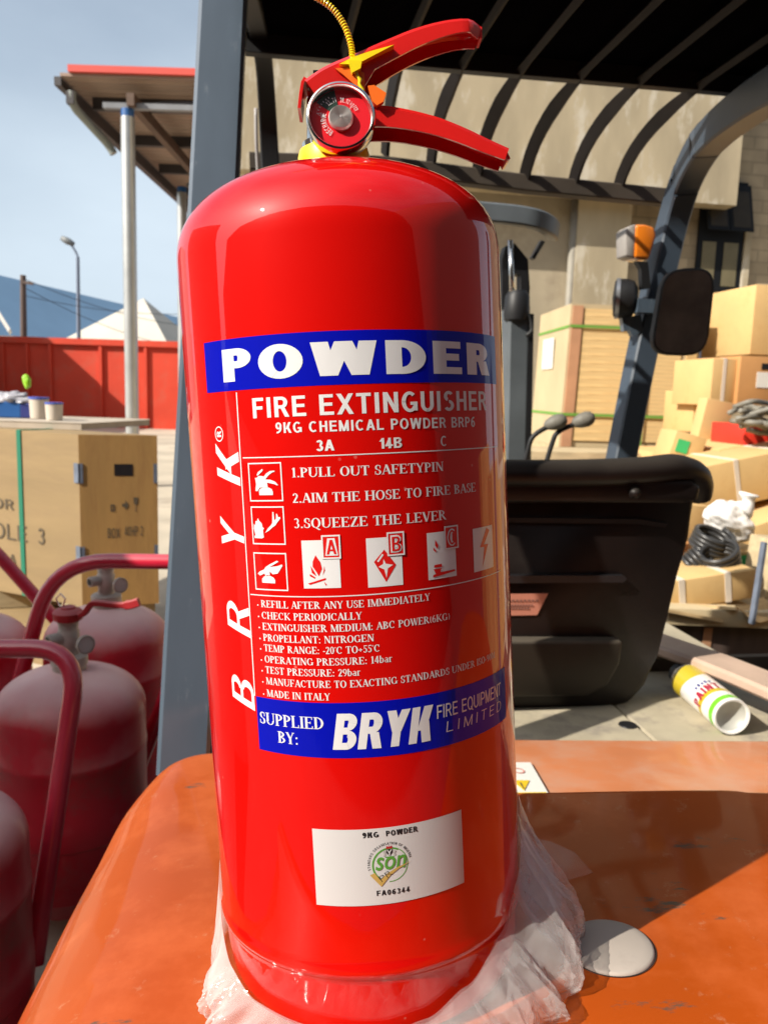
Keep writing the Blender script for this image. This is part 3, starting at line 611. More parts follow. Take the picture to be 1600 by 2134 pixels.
PP=BASE-UP*.0125
def sl(px,py,off): return atp(px,py,PP+UP*off,UP)-UP*off
left=[(-120,2330),(-65,2200),(-32,2134),(5,2060),(50,1980),(106,1882),(172,1784),(228,1700),(285,1642),(332,1604),(382,1582),(440,1571)]
lr=[.10,.11,.11,.11,.11,.105,.09,.07,.048,.032,.024,.020]
inner=[(530,1568),(640,1590),(760,1632),(900,1655),(1085,1655),(1300,1651),(1500,1649),(1750,1652)]
ir=[.020,.018,.016,.012,.012,.012,.012,.012]
loff=[-.33*r_ for r_ in lr]
outl=[(sl(x,y,o_),r) for (x,y),r,o_ in zip(left,lr,loff)]+[(sl(x,y,-.005),r) for (x,y),r in zip(inner,ir)]
ux=(Vector((1,0,0))-UP*UP.x).normalized(); uy=UP.cross(ux)
def pc(p): d=p-PP; return (d.dot(ux),d.dot(uy))
q=[(pc(p),r) for p,r in outl]
q+=[((.95,q[-1][0][1]),.02),((.95,-.24),.05),((-.30,-.24),.08)]
pts=smooth_path([Vector((a[0],a[1],r)) for a,r in q],4)
n=len(pts)
nin=[]
for i in range(n):
    a=pts[i-1]; c=pts[(i+1)%n]; d=Vector((c.x-a.x,c.y-a.y)); d.normalize(); nin.append(Vector((d.y,-d.x)))   # clockwise outline -> inward is to the right
bm=BM(); rings=[]
for k in range(9):
    an=math.pi/2*k/8; ring=[]
    for p,nv in zip(pts,nin):
        r=p.z; ins=r*(1-math.sin(an)); drop=r*(1-math.cos(an))*.9
        bump=.0
        ring.append(bm.verts.new(PP+ux*(p.x+nv.x*ins)+uy*(p.y+nv.y*ins)-UP*drop))
    rings.append(ring)
rings.append([bm.verts.new(PP+ux*p.x+uy*p.y-UP*(p.z*.9+.12)) for p in pts]); rings.append([bm.verts.new(PP+ux*(p.x+nv.x*.02)+uy*(p.y+nv.y*.02)-UP*.85) for p,nv in zip(pts,nin)])
for a,c in zip(rings,rings[1:]):
    for i in range(n): bm.faces.new((a[i],a[(i+1)%n],c[(i+1)%n],c[i]))
top=bm.faces.new(rings[0]); bmesh.ops.triangulate(bm,faces=[top])
obj('counterweight',bm,M_orange,fk,smooth=50)
# filler cap on the counterweight
c0=atp(1270,1977,PP,UP); e1=atp(1362,1977,PP,UP); rc=(e1-c0).length
bm=BM(); lathe(bm,[(0,.0042),(rc*.4,.0040),(rc*.75,.0034),(rc*.93,.0026),(rc*.985,.0018),(rc,.0002),(rc*.98,-.002)],64,axis_M(c0,UP,ux)); obj('filler_cap',bm,mat('grey_cap',(.36,.315,.275),.55,var=.10,scale=14,col2=(.30,.26,.23),c2pos=(.6,.8),bump=.01),fk,smooth=True)
bm=BM(); lathe(bm,[(rc*1.03,.0008),(rc*1.005,.0009)],64,axis_M(c0,UP,ux)); obj('cap_seal',bm,M_darkrub,fk)
# engine cover behind the counterweight
zf=CAMZ-.53
A=atz(850,1538,zf); Bq=atz(1800,1543,zf)
Cq=Vector((Bq.x+.05,.56,CAMZ-.415)); Dq=Vector((A.x-.05,.56,CAMZ-.415))
M_strip=mat('dusty_orange_paint',(.60,.21,.085),.5,coat=.1,var=.12,scale=5,col2=(.58,.30,.19),c2pos=(.45,.7),bump=.02)
bm=BM(); prism(bm,[A,Bq,Cq,Dq],Vector((0,0,-1)),.12); es=[e for e in bm.edges if all(abs(v.co.z-zf)<1e-4 for v in e.verts)]; bmesh.ops.bevel(bm,geom=es,offset=.012,segments=4,profile=.5,affect='EDGES'); cov=obj('engine_cover',bm,M_strip,fk,smooth=40)
NS=(Bq-A).cross(Dq-A).normalized(); NS=NS if NS.z>0 else -NS
def st(px,py,o=.0015): return atp(px,py,A+NS*o,NS)
M_white=flat('white_paint',(.74,.72,.66),.5); M_ylw=flat('yellow_paint',(.75,.50,.02),.5); M_txt=flat('dark_print',(.05,.05,.05),.6); M_pink=flat('faded_red_print',(.60,.20,.16),.6)
def quad(bm,ps): bm.faces.new([bm.verts.new(p) for p in ps])
bm=BM(); prism(bm,[st(1000,1590),st(1105,1590),st(1146,1661),st(1010,1664)],NS,.0006); ws=obj('warning_sticker',bm,M_white,fk)
bm=BM(); quad(bm,[st(1010,1653,.003),st(1138,1651,.003),st(1143,1661,.003),st(1010,1663,.003)]); prism(bm,[st(1066,1627,.0028),st(1103,1627,.0028),st(1092,1648,.0028)],NS,.0004); obj('warning_mark',bm,M_ylw,ws)
bm=BM(); cc=[Vector((0,0,0))]; ctr=st(1080,1606,.003); r1=(st(1092,1606,.003)-ctr).length
for k in range(20):
    def rp(kk,rr): a=2*math.pi*kk/20; return ctr+Rv*rr*math.cos(a)+NS.cross(Rv)*rr*1.6*math.sin(a)
    quad(bm,[rp(k,r1),rp(k+1,r1),rp(k+1,r1*.75),rp(k,r1*.75)])
obj('warning_mark',bm,M_pink,ws)
bm=BM(); quad(bm,[st(1082,1631,.0042),st(1085,1631,.0042),st(1092,1644,.0042),st(1090.5,1644,.0042)]); obj('warning_mark',bm,M_txt,ws)
# deck plates
zd=CAMZ-.585
M_deck=mat('dusty_deck_steel',(.40,.35,.25),.8,var=.18,scale=9,col2=(.24,.21,.17),c2pos=(.5,.72))
def dk(px,py): return atz(px,py,zd)
bm=BM(); obox(bm,Vector((.1,1.05,zd-.03)),Rv*.42,Fw*1.3,(0,0,.03),.004); obj('floor_plate',bm,M_deck,fk)
bm=BM(); obox(bm,Vector((.1,1.05,zd-.03))+Rv*.426,Fw*0+Rv*.40,Fw*1.3,(0,0,.028),.004); obj('floor_plate',bm,M_deck,fk)
bm=BM(); h0=dk(1308,1512); lathe(bm,[(0,.002),(.016,.002),(.017,.0)],24,Matrix.Translation(h0)); obj('floor_hole',bm,M_darkmetal,fk)
bm=BM(); sweep(bm,[at(1345,1332,1.75),at(1400,1352,1.66),at(1480,1380,1.55),at(1560,1412,1.46),at(1660,1455,1.38)],rect(.012,.045,.5)); obj('fender',bm,mat('pale_dusty_paint',(.46,.33,.25),.7,var=.2,scale=8),fk,smooth=40)
bm=BM(); obox(bm,at(1330,1350,1.70)-UZ*.28,Rv*.40,-Fw*.02,(0,0,.26)); obj('side_skirt',bm,M_brownmetal,fk)
# seat
PS=at(1250,1200,1.47)
def sp(px,py,o=0): return atp(px,py,PS+Fw*o,Fw)
bm=BM()
poly=[(985,985),(1200,985),(1380,980),(1446,990),(1450,1045),(1433,1120),(1410,1200),(1389,1290),(1369,1370),(1347,1430),(1312,1468),(1240,1482),(985,1482)]
prism(bm,[sp(*p) for p in poly],Fw,.10); 
bmesh.ops.bevel(bm,geom=bm.edges[:],offset=.012,segments=3,profile=.5,affect='EDGES'); seat=obj('seat_back',bm,M_vinyl,fk,smooth=50)
bm=BM(); path=smooth_path([sp(975,987,-.02),sp(1100,988,-.02),sp(1240,986,-.02),sp(1340,981,-.02),sp(1400,975,-.015),sp(1438,985,.005),sp(1450,1004,.03),sp(1448,1030,.05)],5)
secp=[(.026*math.cos(a)*(1 if math.cos(a)>0 else .95),.032*math.sin(a)) for a in [2*math.pi*k/14 for k in range(14)]]
sweep(bm,path,secp,up=UZ); obj('seat_rim',bm,M_vinyl,seat,smooth=60)
bm=BM(); prism(bm,[sp(*p,-.034) for p in ((985,1002),(1440,1000),(1462,1015),(1455,1045),(1425,1048),(985,1050))],Fw,.05); bmesh.ops.bevel(bm,geom=bm.edges[:],offset=.008,segments=3,profile=.5,affect='EDGES'); obj('seat_rim',bm,M_vinyl,seat,smooth=50)
bm=BM(); prism(bm,[sp(*p,-.030) for p in ((985,1337),(1299,1337),(1292,1385),(1268,1428),(1225,1452),(985,1456))],Fw,.05); bmesh.ops.bevel(bm,geom=bm.edges[:],offset=.006,segments=2,profile=.5,affect='EDGES'); obj('seat_pocket',bm,mat('dusty_plastic',(.017,.013,.009),.5,var=.15,dust=(.12,.10,.075),dust_amt=.6,spec=.3),seat,smooth=50)
bm=BM(); prism(bm,[sp(*p,-.014) for p in ((985,1200),(1300,1200),(1306,1206),(1300,1214),(985,1216))],Fw,.03); obj('seat_slot',bm,M_black,seat)
bm=BM(); prism(bm,[sp(*p,-.006) for p in ((985,1078),(1330,1082),(1392,1092),(1385,1100),(1330,1092),(985,1088))],Fw,.02); obj('seat_crease',bm,M_darkmetal,seat)
bm=BM(); lathe(bm,[(0,.012),(.006,.011),(.009,.006),(.012,0.0)],20,axis_M(sp(1322,1027,-.036),-Fw)); obj('seat_button',bm,M_vinyl,seat,smooth=True)
bm=BM(); prism(bm,[sp(*p,-.003) for p in ((1020,1238),(1142,1237),(1119,1282),(1020,1284))],Fw,.002); ss=obj('seat_sticker',bm,flat('faded_orange_label',(.55,.22,.15),.6),seat)
bm=BM()
for y,x0,x1 in ((1252,1050,1124),(1262,1060,1112),(1268,1050,1104)):
    for k in range(9):
        xa=lerp(x0,x1,k/9); quad(bm,[sp(xa,y+2,-.0045),sp(xa+(x1-x0)/13,y+2,-.0045),sp(xa+(x1-x0)/13,y-2,-.0045),sp(xa,y-2,-.0045)])
bm=bm
obj('sticker_print',bm,flat('faint_print',(.20,.10,.08)),ss)
bm=BM(); prism(bm,[sp(*p,.08) for p in ((985,1440),(1330,1440),(1345,1500),(985,1505))],Fw,.30); obj('seat_base',bm,M_darkmetal,fk)
# rear post
M_post=M_bluegrey
bm=BM(); sweep(bm,[at(384,1606,.95),at(428,800,1.06),at(470,-60,1.22),at(480,-240,1.28)],rect(.032,.028,.18),up=Rv); obj('rear_post',bm,M_post,fk,smooth=30)
bm=BM(); obox(bm,at(330,1600,.97)-UZ*.06,Rv*.12,Fw*.09,(0,0,.10),.006); obj('post_foot',bm,M_bluegrey,fk)
# overhead guard
ZR=2.15
fl=atz(500,66,ZR); fr_=atz(1760,176,ZR)
M_roof=mat('black_sheet',(.0035,.0035,.0045),.9,var=.2,spec=0)
bm=BM(); prism(bm,[fl,fr_,fr_-Fw*1.05,fl-Fw*1.05],UZ,.02); obj('roof_sheet',bm,M_roof,fk)
bm=BM(); sweep(bm,[fl+Fw*.01-UZ*.016,fr_+Fw*.01-UZ*.016],rect(.02,.012,.1),up=UZ); obj('roof_edge',bm,M_darkmetal,fk)
PB=at(1287,394,2.3)
def cbp(px,py): return atp(px,py,PB,Fw)
ribs=[((704,300),(720,92)),((802,322),(845,102)),((897,346),(975,114)),((992,374),(1100,126)),((1090,382),(1228,138)),((1192,388),(1355,149)),((1287,394),(1480,161))]
M_rib=mat('guard_bar_metal',(.018,.014,.012),.6,var=.25,scale=10,spec=.25)
for i,(a,c) in enumerate(ribs):
    p0=cbp(*a); p2=atz(c[0],c[1],ZR-.028)
    c1=p0+UZ*.10+(p2-p0)*.12; c2=p2+Fw*.14
    pts_=[p0*(1-t)**3+c1*3*t*(1-t)**2+c2*3*t*t*(1-t)+p2*t**3 for t in [k/10 for k in range(11)]]
    pts_+=[p2-Fw*.3,p2-Fw*.95]
    bm=BM(); sweep(bm,pts_,[rect(.016 if k<7 else lerp(.016,.007,min(1,(k-6)/4)),.0050,.2) for k in range(len(pts_))],up=Vector((0,-.6,.8))); obj('guard_bar',bm,M_rib,fk,smooth=40)
bm=BM(); sweep(bm,[cbp(520,338),cbp(800,346),cbp(1100,384),cbp(1412,414)],rect(.021,.022,.15),up=UZ); obj('guard_crossbar',bm,M_brownmetal,fk,smooth=30)
rp_=fillet([at(1288,985,2.22),at(1340,720,2.25),at(1408,430,2.27),at(1448,322,2.10),at(1500,262,1.92),at(1600,190,1.62),at(1760,110,1.25)],.12,6)
bm=BM(); sweep(bm,rp_,rect(.032,.034,.15),up=Rv); pil=obj('front_pillar',bm,M_pillar,fk,smooth=30)
lp_=smooth_path([at(590,1010,2.12)-UZ*.45,at(580,760,2.08),at(572,520,2.05),at(562,330,2.05),at(556,215,2.0),at(548,110,1.86),at(530,20,1.62),at(500,-80,1.3)],4)
bm=BM(); sweep(bm,lp_,[rect(lerp(.026,.016,i/(len(lp_)-1)),.024,.15) for i in range(len(lp_))],up=Rv); obj('front_pillar',bm,M_darkmetal,fk,smooth=30)  # left pillar's shade is put into its dark colour
bm=BM(); tube(bm,smooth_path([at(533,225,1.95),at(534,290,1.95),at(537,350,1.96),at(539,420,1.97)],4),.004,8); obj('cable',bm,flat('grey_cable',(.35,.33,.32)),fk,smooth=True)
pr_=at(384,1606,.95)+Rv*1.42; bm=BM(); sweep(bm,[pr_-UZ*.05,at(428,800,1.06)+Rv*1.42,at(470,-60,1.22)+Rv*1.42],rect(.032,.028,.18),up=Rv); obj('rear_post',bm,M_post,fk,smooth=30)
bm=BM(); obox(bm,Vector((.02,1.02,.28))+Rv*.0,Rv*.90,Fw*1.5,(0,0,.552),.02); obj('chassis',bm,M_darkmetal,fk)
for q in (Vector((-.22,.72,.27)),Vector((.86,.86,.27)),Vector((-.18,2.1,.32)),Vector((.80,2.25,.32))):
    bm=BM(); rq=q.z; lathe(bm,[(rq*.55,-.09),(rq*.93,-.10),(rq,-.07),(rq,.07),(rq*.93,.10),(rq*.55,.09)],36,axis_M(q,Rv)); tyr=obj('wheel',bm,M_darkrub,fk,smooth=35)
    bm=BM(); lathe(bm,[(0,-.06),(rq*.5,-.06),(rq*.56,-.085),(rq*.56,.085),(rq*.5,.06),(0,.06)],28,axis_M(q,Rv)); obj('rim',bm,M_brownmetal,tyr,smooth=35)
# mast
M_mast=mat('mast_grey_steel',(.10,.115,.125),.5,var=.2,scale=6)
PM=at(1075,800,2.85)
def mp_(px,py,o=0): return atp(px,py,PM+Fw*o,Fw)
mast=None
bm=BM(); sweep(bm,[mp_(1066,1010),mp_(1074,640)],rect(.038,.05,.2),up=Rv); mast=obj('mast_rail',bm,M_mast,fk,smooth=30)
bm=BM(); sweep(bm,[mp_(1092,1010,-.02),mp_(1099,655,-.02)],rect(.014,.03,.2),up=Rv); obj('mast_channel',bm,M_darkmetal,mast)
bm=BM(); lathe(bm,[(.0,.05),(.03,.048),(.042,.03),(.045,-.03),(.042,-.05)],20,axis_M(mp_(1077,636,-.03),UZ)); obj('cylinder_head',bm,M_darkmetal,mast,smooth=40)
bm=BM(); prism(bm,[mp_(*p) for p in ((1046,640),(1046,540),(1054,512),(1072,506),(1100,540),(1104,600),(1100,650),(1086,650),(1085,572),(1062,570),(1060,640))],Fw,.05); obj('mast_yoke',bm,M_darkmetal,mast)
bm=BM(); tube(bm,[mp_(1068,640,-.04),mp_(1063,500,-.04)],.009,10); obj('piston_rod',bm,M_chrome,mast,smooth=True)
bm=BM(); sweep(bm,smooth_path([mp_(860,430,-.05),mp_(980,440,-.05),mp_(1070,448,-.05),mp_(1120,458,-.04),mp_(1146,472,.02),mp_(1153,482,.12)],4),rect(.031,.02,.3),up=UZ); obj('mast_crossmember',bm,M_mast,mast,smooth=30)
bm=BM(); prism(bm,[mp_(*p,.03) for p in ((1128,500),(1136,503),(1114,540),(1108,536))],Fw,.03); obj('mast_bracket',bm,M_darkmetal,mast)
bm=BM(); tube(bm,fillet([mp_(1092,640,-.06),mp_(1106,668,-.06),mp_(1108,690,-.06),mp_(1096,700,-.06)],.01),.006,8); obj('mast_hose',bm,M_darkrub,mast,smooth=True)
# control levers
M_knob=mat('worn_grey_knob',(.16,.15,.125),.6,var=.2,scale=30)
for pth,kc in ((((1090,985),(1100,938),(1112,908),(1150,884)),(1158,880)),(((1132,985),(1150,925),(1163,900),(1205,880)),(1216,875))):
    bm=BM(); tube(bm,smooth_path([at(x,y,2.0) for x,y in pth],4),.0062,8); lv=obj('control_lever',bm,M_darkmetal,fk,smooth=True)
    a=at(kc[0],kc[1],2.0); ax=(at(kc[0]+20,kc[1]-6,2.0)-a)
    bm=BM(); lathe(bm,[(.004,-.030),(.012,-.024),(.018,-.008),(.0195,.008),(.016,.020),(.008,.027),(0,.028)],20,axis_M(a,ax)); obj('lever_knob',bm,M_knob,lv,smooth=True)
# lamp, horn and mirror on the pillar
PT=at(1340,500,2.2)
def tp_(px,py,o=0): return atp(px,py,PT+Fw*o,Fw)
bm=BM(); prism(bm,[tp_(*p) for p in ((1303,478),(1312,470),(1326,466),(1322,538),(1304,532))],Fw,.06); bmesh.ops.bevel(bm,geom=bm.edges[:],offset=.004,segments=2,profile=.5,affect='EDGES'); ts=obj('turn_signal',bm,mat('signal_base',(.30,.28,.26),.4),pil,smooth=50)
M_amber,t,b=new_mat('amber_lens'); b.inputs['Base Color'].default_value=(.72,.20,.015,1); b.inputs['Roughness'].default_value=.18; b.inputs['Subsurface Weight'].default_value=.3; b.inputs['Subsurface Radius'].default_value=(.02,.008,.002); b.inputs['Coat Weight'].default_value=1
bm=BM(); prism(bm,[tp_(*p,-.004) for p in ((1325,466),(1345,466),(1364,472),(1369,490),(1353,541),(1322,537))],Fw,.066); bmesh.ops.bevel(bm,geom=bm.edges[:],offset=.008,segments=3,profile=.5,affect='EDGES'); obj('signal_lens',bm,M_amber,ts,smooth=50)
bm=BM(); prism(bm,[tp_(*p,.0) for p in ((1326,543),(1350,545),(1356,600),(1338,602),(1336,560))],Fw,.02); obj('signal_bracket',bm,M_darkmetal,pil)
hc=tp_(1303,622,.02); hx=(-Rv*.7+Fw*.3).normalized()
bm=BM(); lathe(bm,[(0,-.032),(.03,-.030),(.046,-.02),(.052,0.0),(.052,.022),(.045,.030),(0.0,.034)],32,axis_M(hc,hx)); wl=obj('work_lamp',bm,M_darkmetal,pil,smooth=40)
bm=BM(); lathe(bm,[(.050,.024),(.0535,.026),(.0535,.016),(.050,.014)],32,axis_M(hc,hx)); obj('lamp_rim',bm,flat('worn_chrome',(.35,.36,.38),.35,metal=.8),wl,smooth=40)
bm=BM(); prism(bm,[tp_(*p,.01) for p in ((1296,662),(1335,655),(1340,690),(1318,700),(1312,688),(1300,690))],Fw,.02); obox(bm,tp_(1328,650,-.03),Rv*.05,Fw*.05,(0,0,.035)); obj('lamp_bracket',bm,M_bluegrey,pil)
PMi=at(1420,650,2.05); NM=(Fw+Rv*.06).normalized()
def mi(px,py,o=0): return atp(px,py,PMi+NM*o,NM)
cor=[Vector((1384,560,0)),Vector((1492,556,0)),Vector((1472,742,0)),Vector((1354,738,0))]
def rounded(cs,r,n=5):
    out=[]
    for i in range(4):
        a,b,c=cs[i-1],cs[i],cs[(i+1)%4]; u=(a-b).normalized(); v=(c-b).normalized()
        for k in range(n+1):
            t=k/n; out.append((b+u*r)*(1-t)**2+b*2*t*(1-t)+(b+v*r)*t*t)
    return out
rd=rounded(cor,42); ctr=sum(cor,Vector())/4
bm=BM(); prism(bm,[mi(p.x,p.y) for p in rd],NM,.022); bmesh.ops.bevel(bm,geom=[e for e in bm.edges],offset=.004,segments=2,profile=.5,affect='EDGES'); mir=obj('side_mirror',bm,M_darkrub,pil,smooth=50)
M_mirror=mat('dirty_painted_reflection',(.15,.125,.105),.35,.0,var=.4,scale=12,spec=.6)  # dim reflection painted as a brown base colour, with some dirt
bm=BM(); prism(bm,[mi(ctr.x+(p.x-ctr.x)*.91,ctr.y+(p.y-ctr.y)*.945,-.0015) for p in rd],NM,.0012); obj('mirror_glass',bm,M_mirror,mir)
bm=BM(); tube(bm,[at(1362,640,2.22),mi(1400,640,.02)],.008,8); obj('mirror_arm',bm,M_darkmetal,pil)
# ============================================================ SPRAY CAN
e1=atz(1525,1494,zd+.034); e2=atz(1418,1407,zd+.034); ax=(e2-e1); LC=ax.length; 
CMx=axis_M(e1,ax,UZ)
can=empty('spray_can',e1,'white, yellow and green spray paint can lying on the deck beside the black seat','spray can',mw=CMx)
M_canw=flat('can_white',(.74,.73,.70),.25,coat=.6); rr=.0335
bm=BM(); lathe(bm,[(rr*.80,.004),(rr*.86,-.001),(rr*.96,-.002),(rr,.002),(rr,LC*.84),(rr*.94,LC*.88),(rr*.6,LC*.93),(rr*.45,LC*.935),(.0,LC*.94)],48); obj('can_body',bm,M_canw,can,smooth=40,local=True)
bm=BM(); lathe(bm,[(0,.016),(rr*.4,.014),(rr*.7,.008),(rr*.84,.0015)],48); obj('can_bottom',bm,mat('can_tin',(.42,.42,.38),.45,.1,var=.08),can,smooth=True,local=True)
bm=BM(); lathe(bm,[(0,LC*1.06),(rr*.5,LC*1.06),(rr*.62,LC*1.05),(rr*.62,LC*.93)],32); obj('can_cap',bm,M_darkrub,can,smooth=40,local=True)
def cw(u,v,l):
    th=u/(rr*1000); r=rr+.0002+l*.0004; return Vector((r*math.cos(th),r*math.sin(th),v/1000))
lc=LC*1000
def strip(v0f,v1f,u0,u1,n=96,lay=0):
    return [([(lerp(u0,u1,k/n),v0f(k/n)),(lerp(u0,u1,(k+1)/n),v0f((k+1)/n)),(lerp(u0,u1,(k+1)/n),v1f((k+1)/n)),(lerp(u0,u1,k/n),v1f(k/n))],lay) for k in range(n)]
cir=rr*1000*math.pi
sheet_obj('can_print',strip(lambda t:6,lambda t:20+13*max(0,math.sin(t*math.pi*2+2.2)),-cir,cir),cw,flat('can_green',(.16,.55,.03),.3,coat=.5),can)
M_cy=flat('can_yellow',(.52,.40,.02),.3,coat=.5)
sheet_obj('can_print',strip(lambda t:44+5*math.sin(t*9),lambda t:54+7*math.sin(t*7),-cir,cir),cw,M_cy,can)
sheet_obj('can_print',strip(lambda t:lc*.62+10*math.sin(t*11),lambda t:lc*.835,-cir,cir),cw,M_cy,can)
P_=[]; tmp=[]
put_text(tmp,'PAINT',-58,4,0,25,(.26,.19,.1))
for p,l in tmp: P_.append(([(a,52+b_) for a,b_ in p],1+l))
sheet_obj('can_lettering',P_,cw,flat('can_red',(.36,.02,.05),.3,coat=.5),can,cut=3)
P_=[]
for k in range(5): P_.append((rectp(-34+k*7,82,-29.5+k*7,90+(k%2)*3),1))
sheet_obj('can_print',P_,cw,flat('can_blue',(.03,.05,.25),.3,coat=.5),can,cut=3)
# ============================================================ PLASTIC BAG round the foot of the extinguisher
M_bag=bpy.data.materials.new('clear_polythene'); M_bag.use_nodes=True; t=M_bag.node_tree; t.nodes.clear(); L=t.links
om=t.nodes.new('ShaderNodeOutputMaterial'); tr=t.nodes.new('ShaderNodeBsdfTransparent'); pb=t.nodes.new('ShaderNodeBsdfPrincipled'); tl=t.nodes.new('ShaderNodeBsdfTranslucent'); m1=t.nodes.new('ShaderNodeMixShader'); m2=t.nodes.new('ShaderNodeMixShader')
pb.inputs['Base Color'].default_value=(.80,.78,.76,1); pb.inputs['Roughness'].default_value=.09; pb.inputs['Specular IOR Level'].default_value=1.0; tl.inputs['Color'].default_value=(.80,.77,.73,1)
lw=t.nodes.new('ShaderNodeLayerWeight'); lw.inputs['Blend'].default_value=.35
no=t.nodes.new('ShaderNodeTexNoise'); no.inputs['Scale'].default_value=34; no.inputs['Detail'].default_value=6
co=t.nodes.new('ShaderNodeTexCoord'); L.new(co.outputs['Object'],no.inputs['Vector'])
mm=t.nodes.new('ShaderNodeMath'); mm.operation='MULTIPLY_ADD'; mm.inputs[1].default_value=.55; mm.inputs[2].default_value=.08; L.new(lw.outputs['Facing'],mm.inputs[0])
ma=t.nodes.new('ShaderNodeMath'); ma.operation='MULTIPLY_ADD'; ma.inputs[1].default_value=.38; L.new(no.outputs['Fac'],ma.inputs[0]); L.new(mm.outputs[0],ma.inputs[2]); 
sb=t.nodes.new('ShaderNodeMath'); sb.operation='SUBTRACT'; sb.inputs[1].default_value=.10; sb.use_clamp=True; L.new(ma.outputs[0],sb.inputs[0])
m1.inputs[0].default_value=.28; L.new(pb.outputs[0],m1.inputs[1]); L.new(tl.outputs[0],m1.inputs[2])
L.new(sb.outputs[0],m2.inputs[0]); L.new(tr.outputs[0],m2.inputs[1]); L.new(m1.outputs[0],m2.inputs[2]); L.new(m2.outputs[0],om.inputs[0])
vo=t.nodes.new('ShaderNodeTexVoronoi'); vo.inputs['Scale'].default_value=44; mpv=t.nodes.new('ShaderNodeMapping'); mpv.inputs['Scale'].default_value=(1,1,.22); nd=t.nodes.new('ShaderNodeTexNoise'); nd.inputs['Scale'].default_value=20; nd.inputs['Detail'].default_value=3
L.new(co.outputs['Object'],nd.inputs['Vector']); vm=t.nodes.new('ShaderNodeVectorMath'); vm.operation='MULTIPLY_ADD'; vm.inputs[1].default_value=(.03,.03,.03); L.new(nd.outputs['Color'],vm.inputs[0]); L.new(co.outputs['Object'],vm.inputs[2]); L.new(vm.outputs[0],mpv.inputs[0]); L.new(mpv.outputs[0],vo.inputs['Vector'])
gn=t.nodes.new('ShaderNodeNewGeometry'); va=t.nodes.new('ShaderNodeVectorMath'); va.operation='MULTIPLY_ADD'; va.inputs[1].default_value=(.5,.5,.5); vs_=t.nodes.new('ShaderNodeVectorMath'); vs_.operation='SUBTRACT'; vs_.inputs[1].default_value=(.5,.5,.5); L.new(vo.outputs['Color'],vs_.inputs[0]); L.new(vs_.outputs[0],va.inputs[0]); L.new(gn.outputs['Normal'],va.inputs[2])
vz=t.nodes.new('ShaderNodeVectorMath'); vz.operation='NORMALIZE'; L.new(va.outputs[0],vz.inputs[0]); L.new(vz.outputs[0],pb.inputs['Normal'])
def interp(tab,x):
    for (a,va),(b,vb) in zip(tab,tab[1:]):
        if a<=x<=b:
            s=(x-a)/(b-a); s=s*s*(3-2*s); return lerp(va,vb,s)
    return tab[0][1] if x<tab[0][0] else tab[-1][1]
topT=[(-180,.03),(-120,.060),(-92,.052),(-80,.030),(-62,.012),(-45,.004),(0,.002),(15,.006),(30,.018),(48,.034),(62,.050),(78,.074),(92,.092),(115,.08),(150,.05),(180,.03)]
blgT=[(-180,.01),(-120,.008),(-92,.004),(-78,.006),(-60,.016),(-40,.020),(-10,.024),(15,.024),(35,.024),(60,.025),(80,.026),(98,.024),(120,.02),(180,.01)]
def ridge(v): return 1-abs(noise.noise(v))*2
def bag_layer(bm,seed,sc,lift,nth=560,nv=70):
    g=[]
    for i in range(nth):
        th=-180+360*i/nth; row=[]; a=R_(th); ca_,sa_=math.cos(a),math.sin(a)
        zt=(interp(topT,th)+.010)*(.94+.16*noise.noise(Vector((ca_*2.5,sa_*2.5,seed))))*sc-.010; B=interp(blgT,th)*sc
        z0=-.0122
        for j in range(nv+1):
            s=j/nv    # 0 = top edge against the cylinder, 1 = hem lying on the counterweight
            out=B*(math.sin(math.pi*min(1,s*.62))**1.15)
            z=zt+(z0-zt)*(1-(1-s)**1.6)
            f1=ridge(Vector((ca_*5.5+s*.5,sa_*5.5+s*.3,seed+s*.35))); f2=ridge(Vector((ca_*12+s*1.0,sa_*12-s*.8,seed*2+s*.7))); f3=ridge(Vector((ca_*24+s*7,sa_*24+s*5,seed*3)))
            env=min(1,s*1.8)*min(1,B/.024)
            r=.0929+lift+max(0,out+env*(.012*f1+.005*f2+.0016*f3-.004))
            row.append(bm.verts.new(EXM@Vector((r*sa_,-r*ca_,max(z0,z+env*(.006*f1+.002*f2)*(1-s*.6))))))
        g.append(row)
    for i in range(nth):
        for j in range(nv):
            bm.faces.new((g[i][j],g[(i+1)%nth][j],g[(i+1)%nth][j+1],g[i][j+1]))
bm=BM(); bag_layer(bm,1.7,1.0,.0006); bag_layer(bm,9.1,.86,.0002)
def cpt(th,r,z): return EXM@Vector((r*math.sin(R_(th)),-r*math.cos(R_(th)),z))
# a loose corner of the bag sticking out to the right
c=[cpt(90,.104,.050),cpt(85,.104,.026),cpt(87,.122,.024),cpt(88,.139,.027),cpt(92,.130,.036),cpt(92,.116,.044)]
bm.faces.new([bm.verts.new(p) for p in c])
tag(obj('plastic_bag',bm,M_bag,None,smooth=70),'crumpled clear plastic bag bunched around the foot of the big extinguisher','plastic bag')
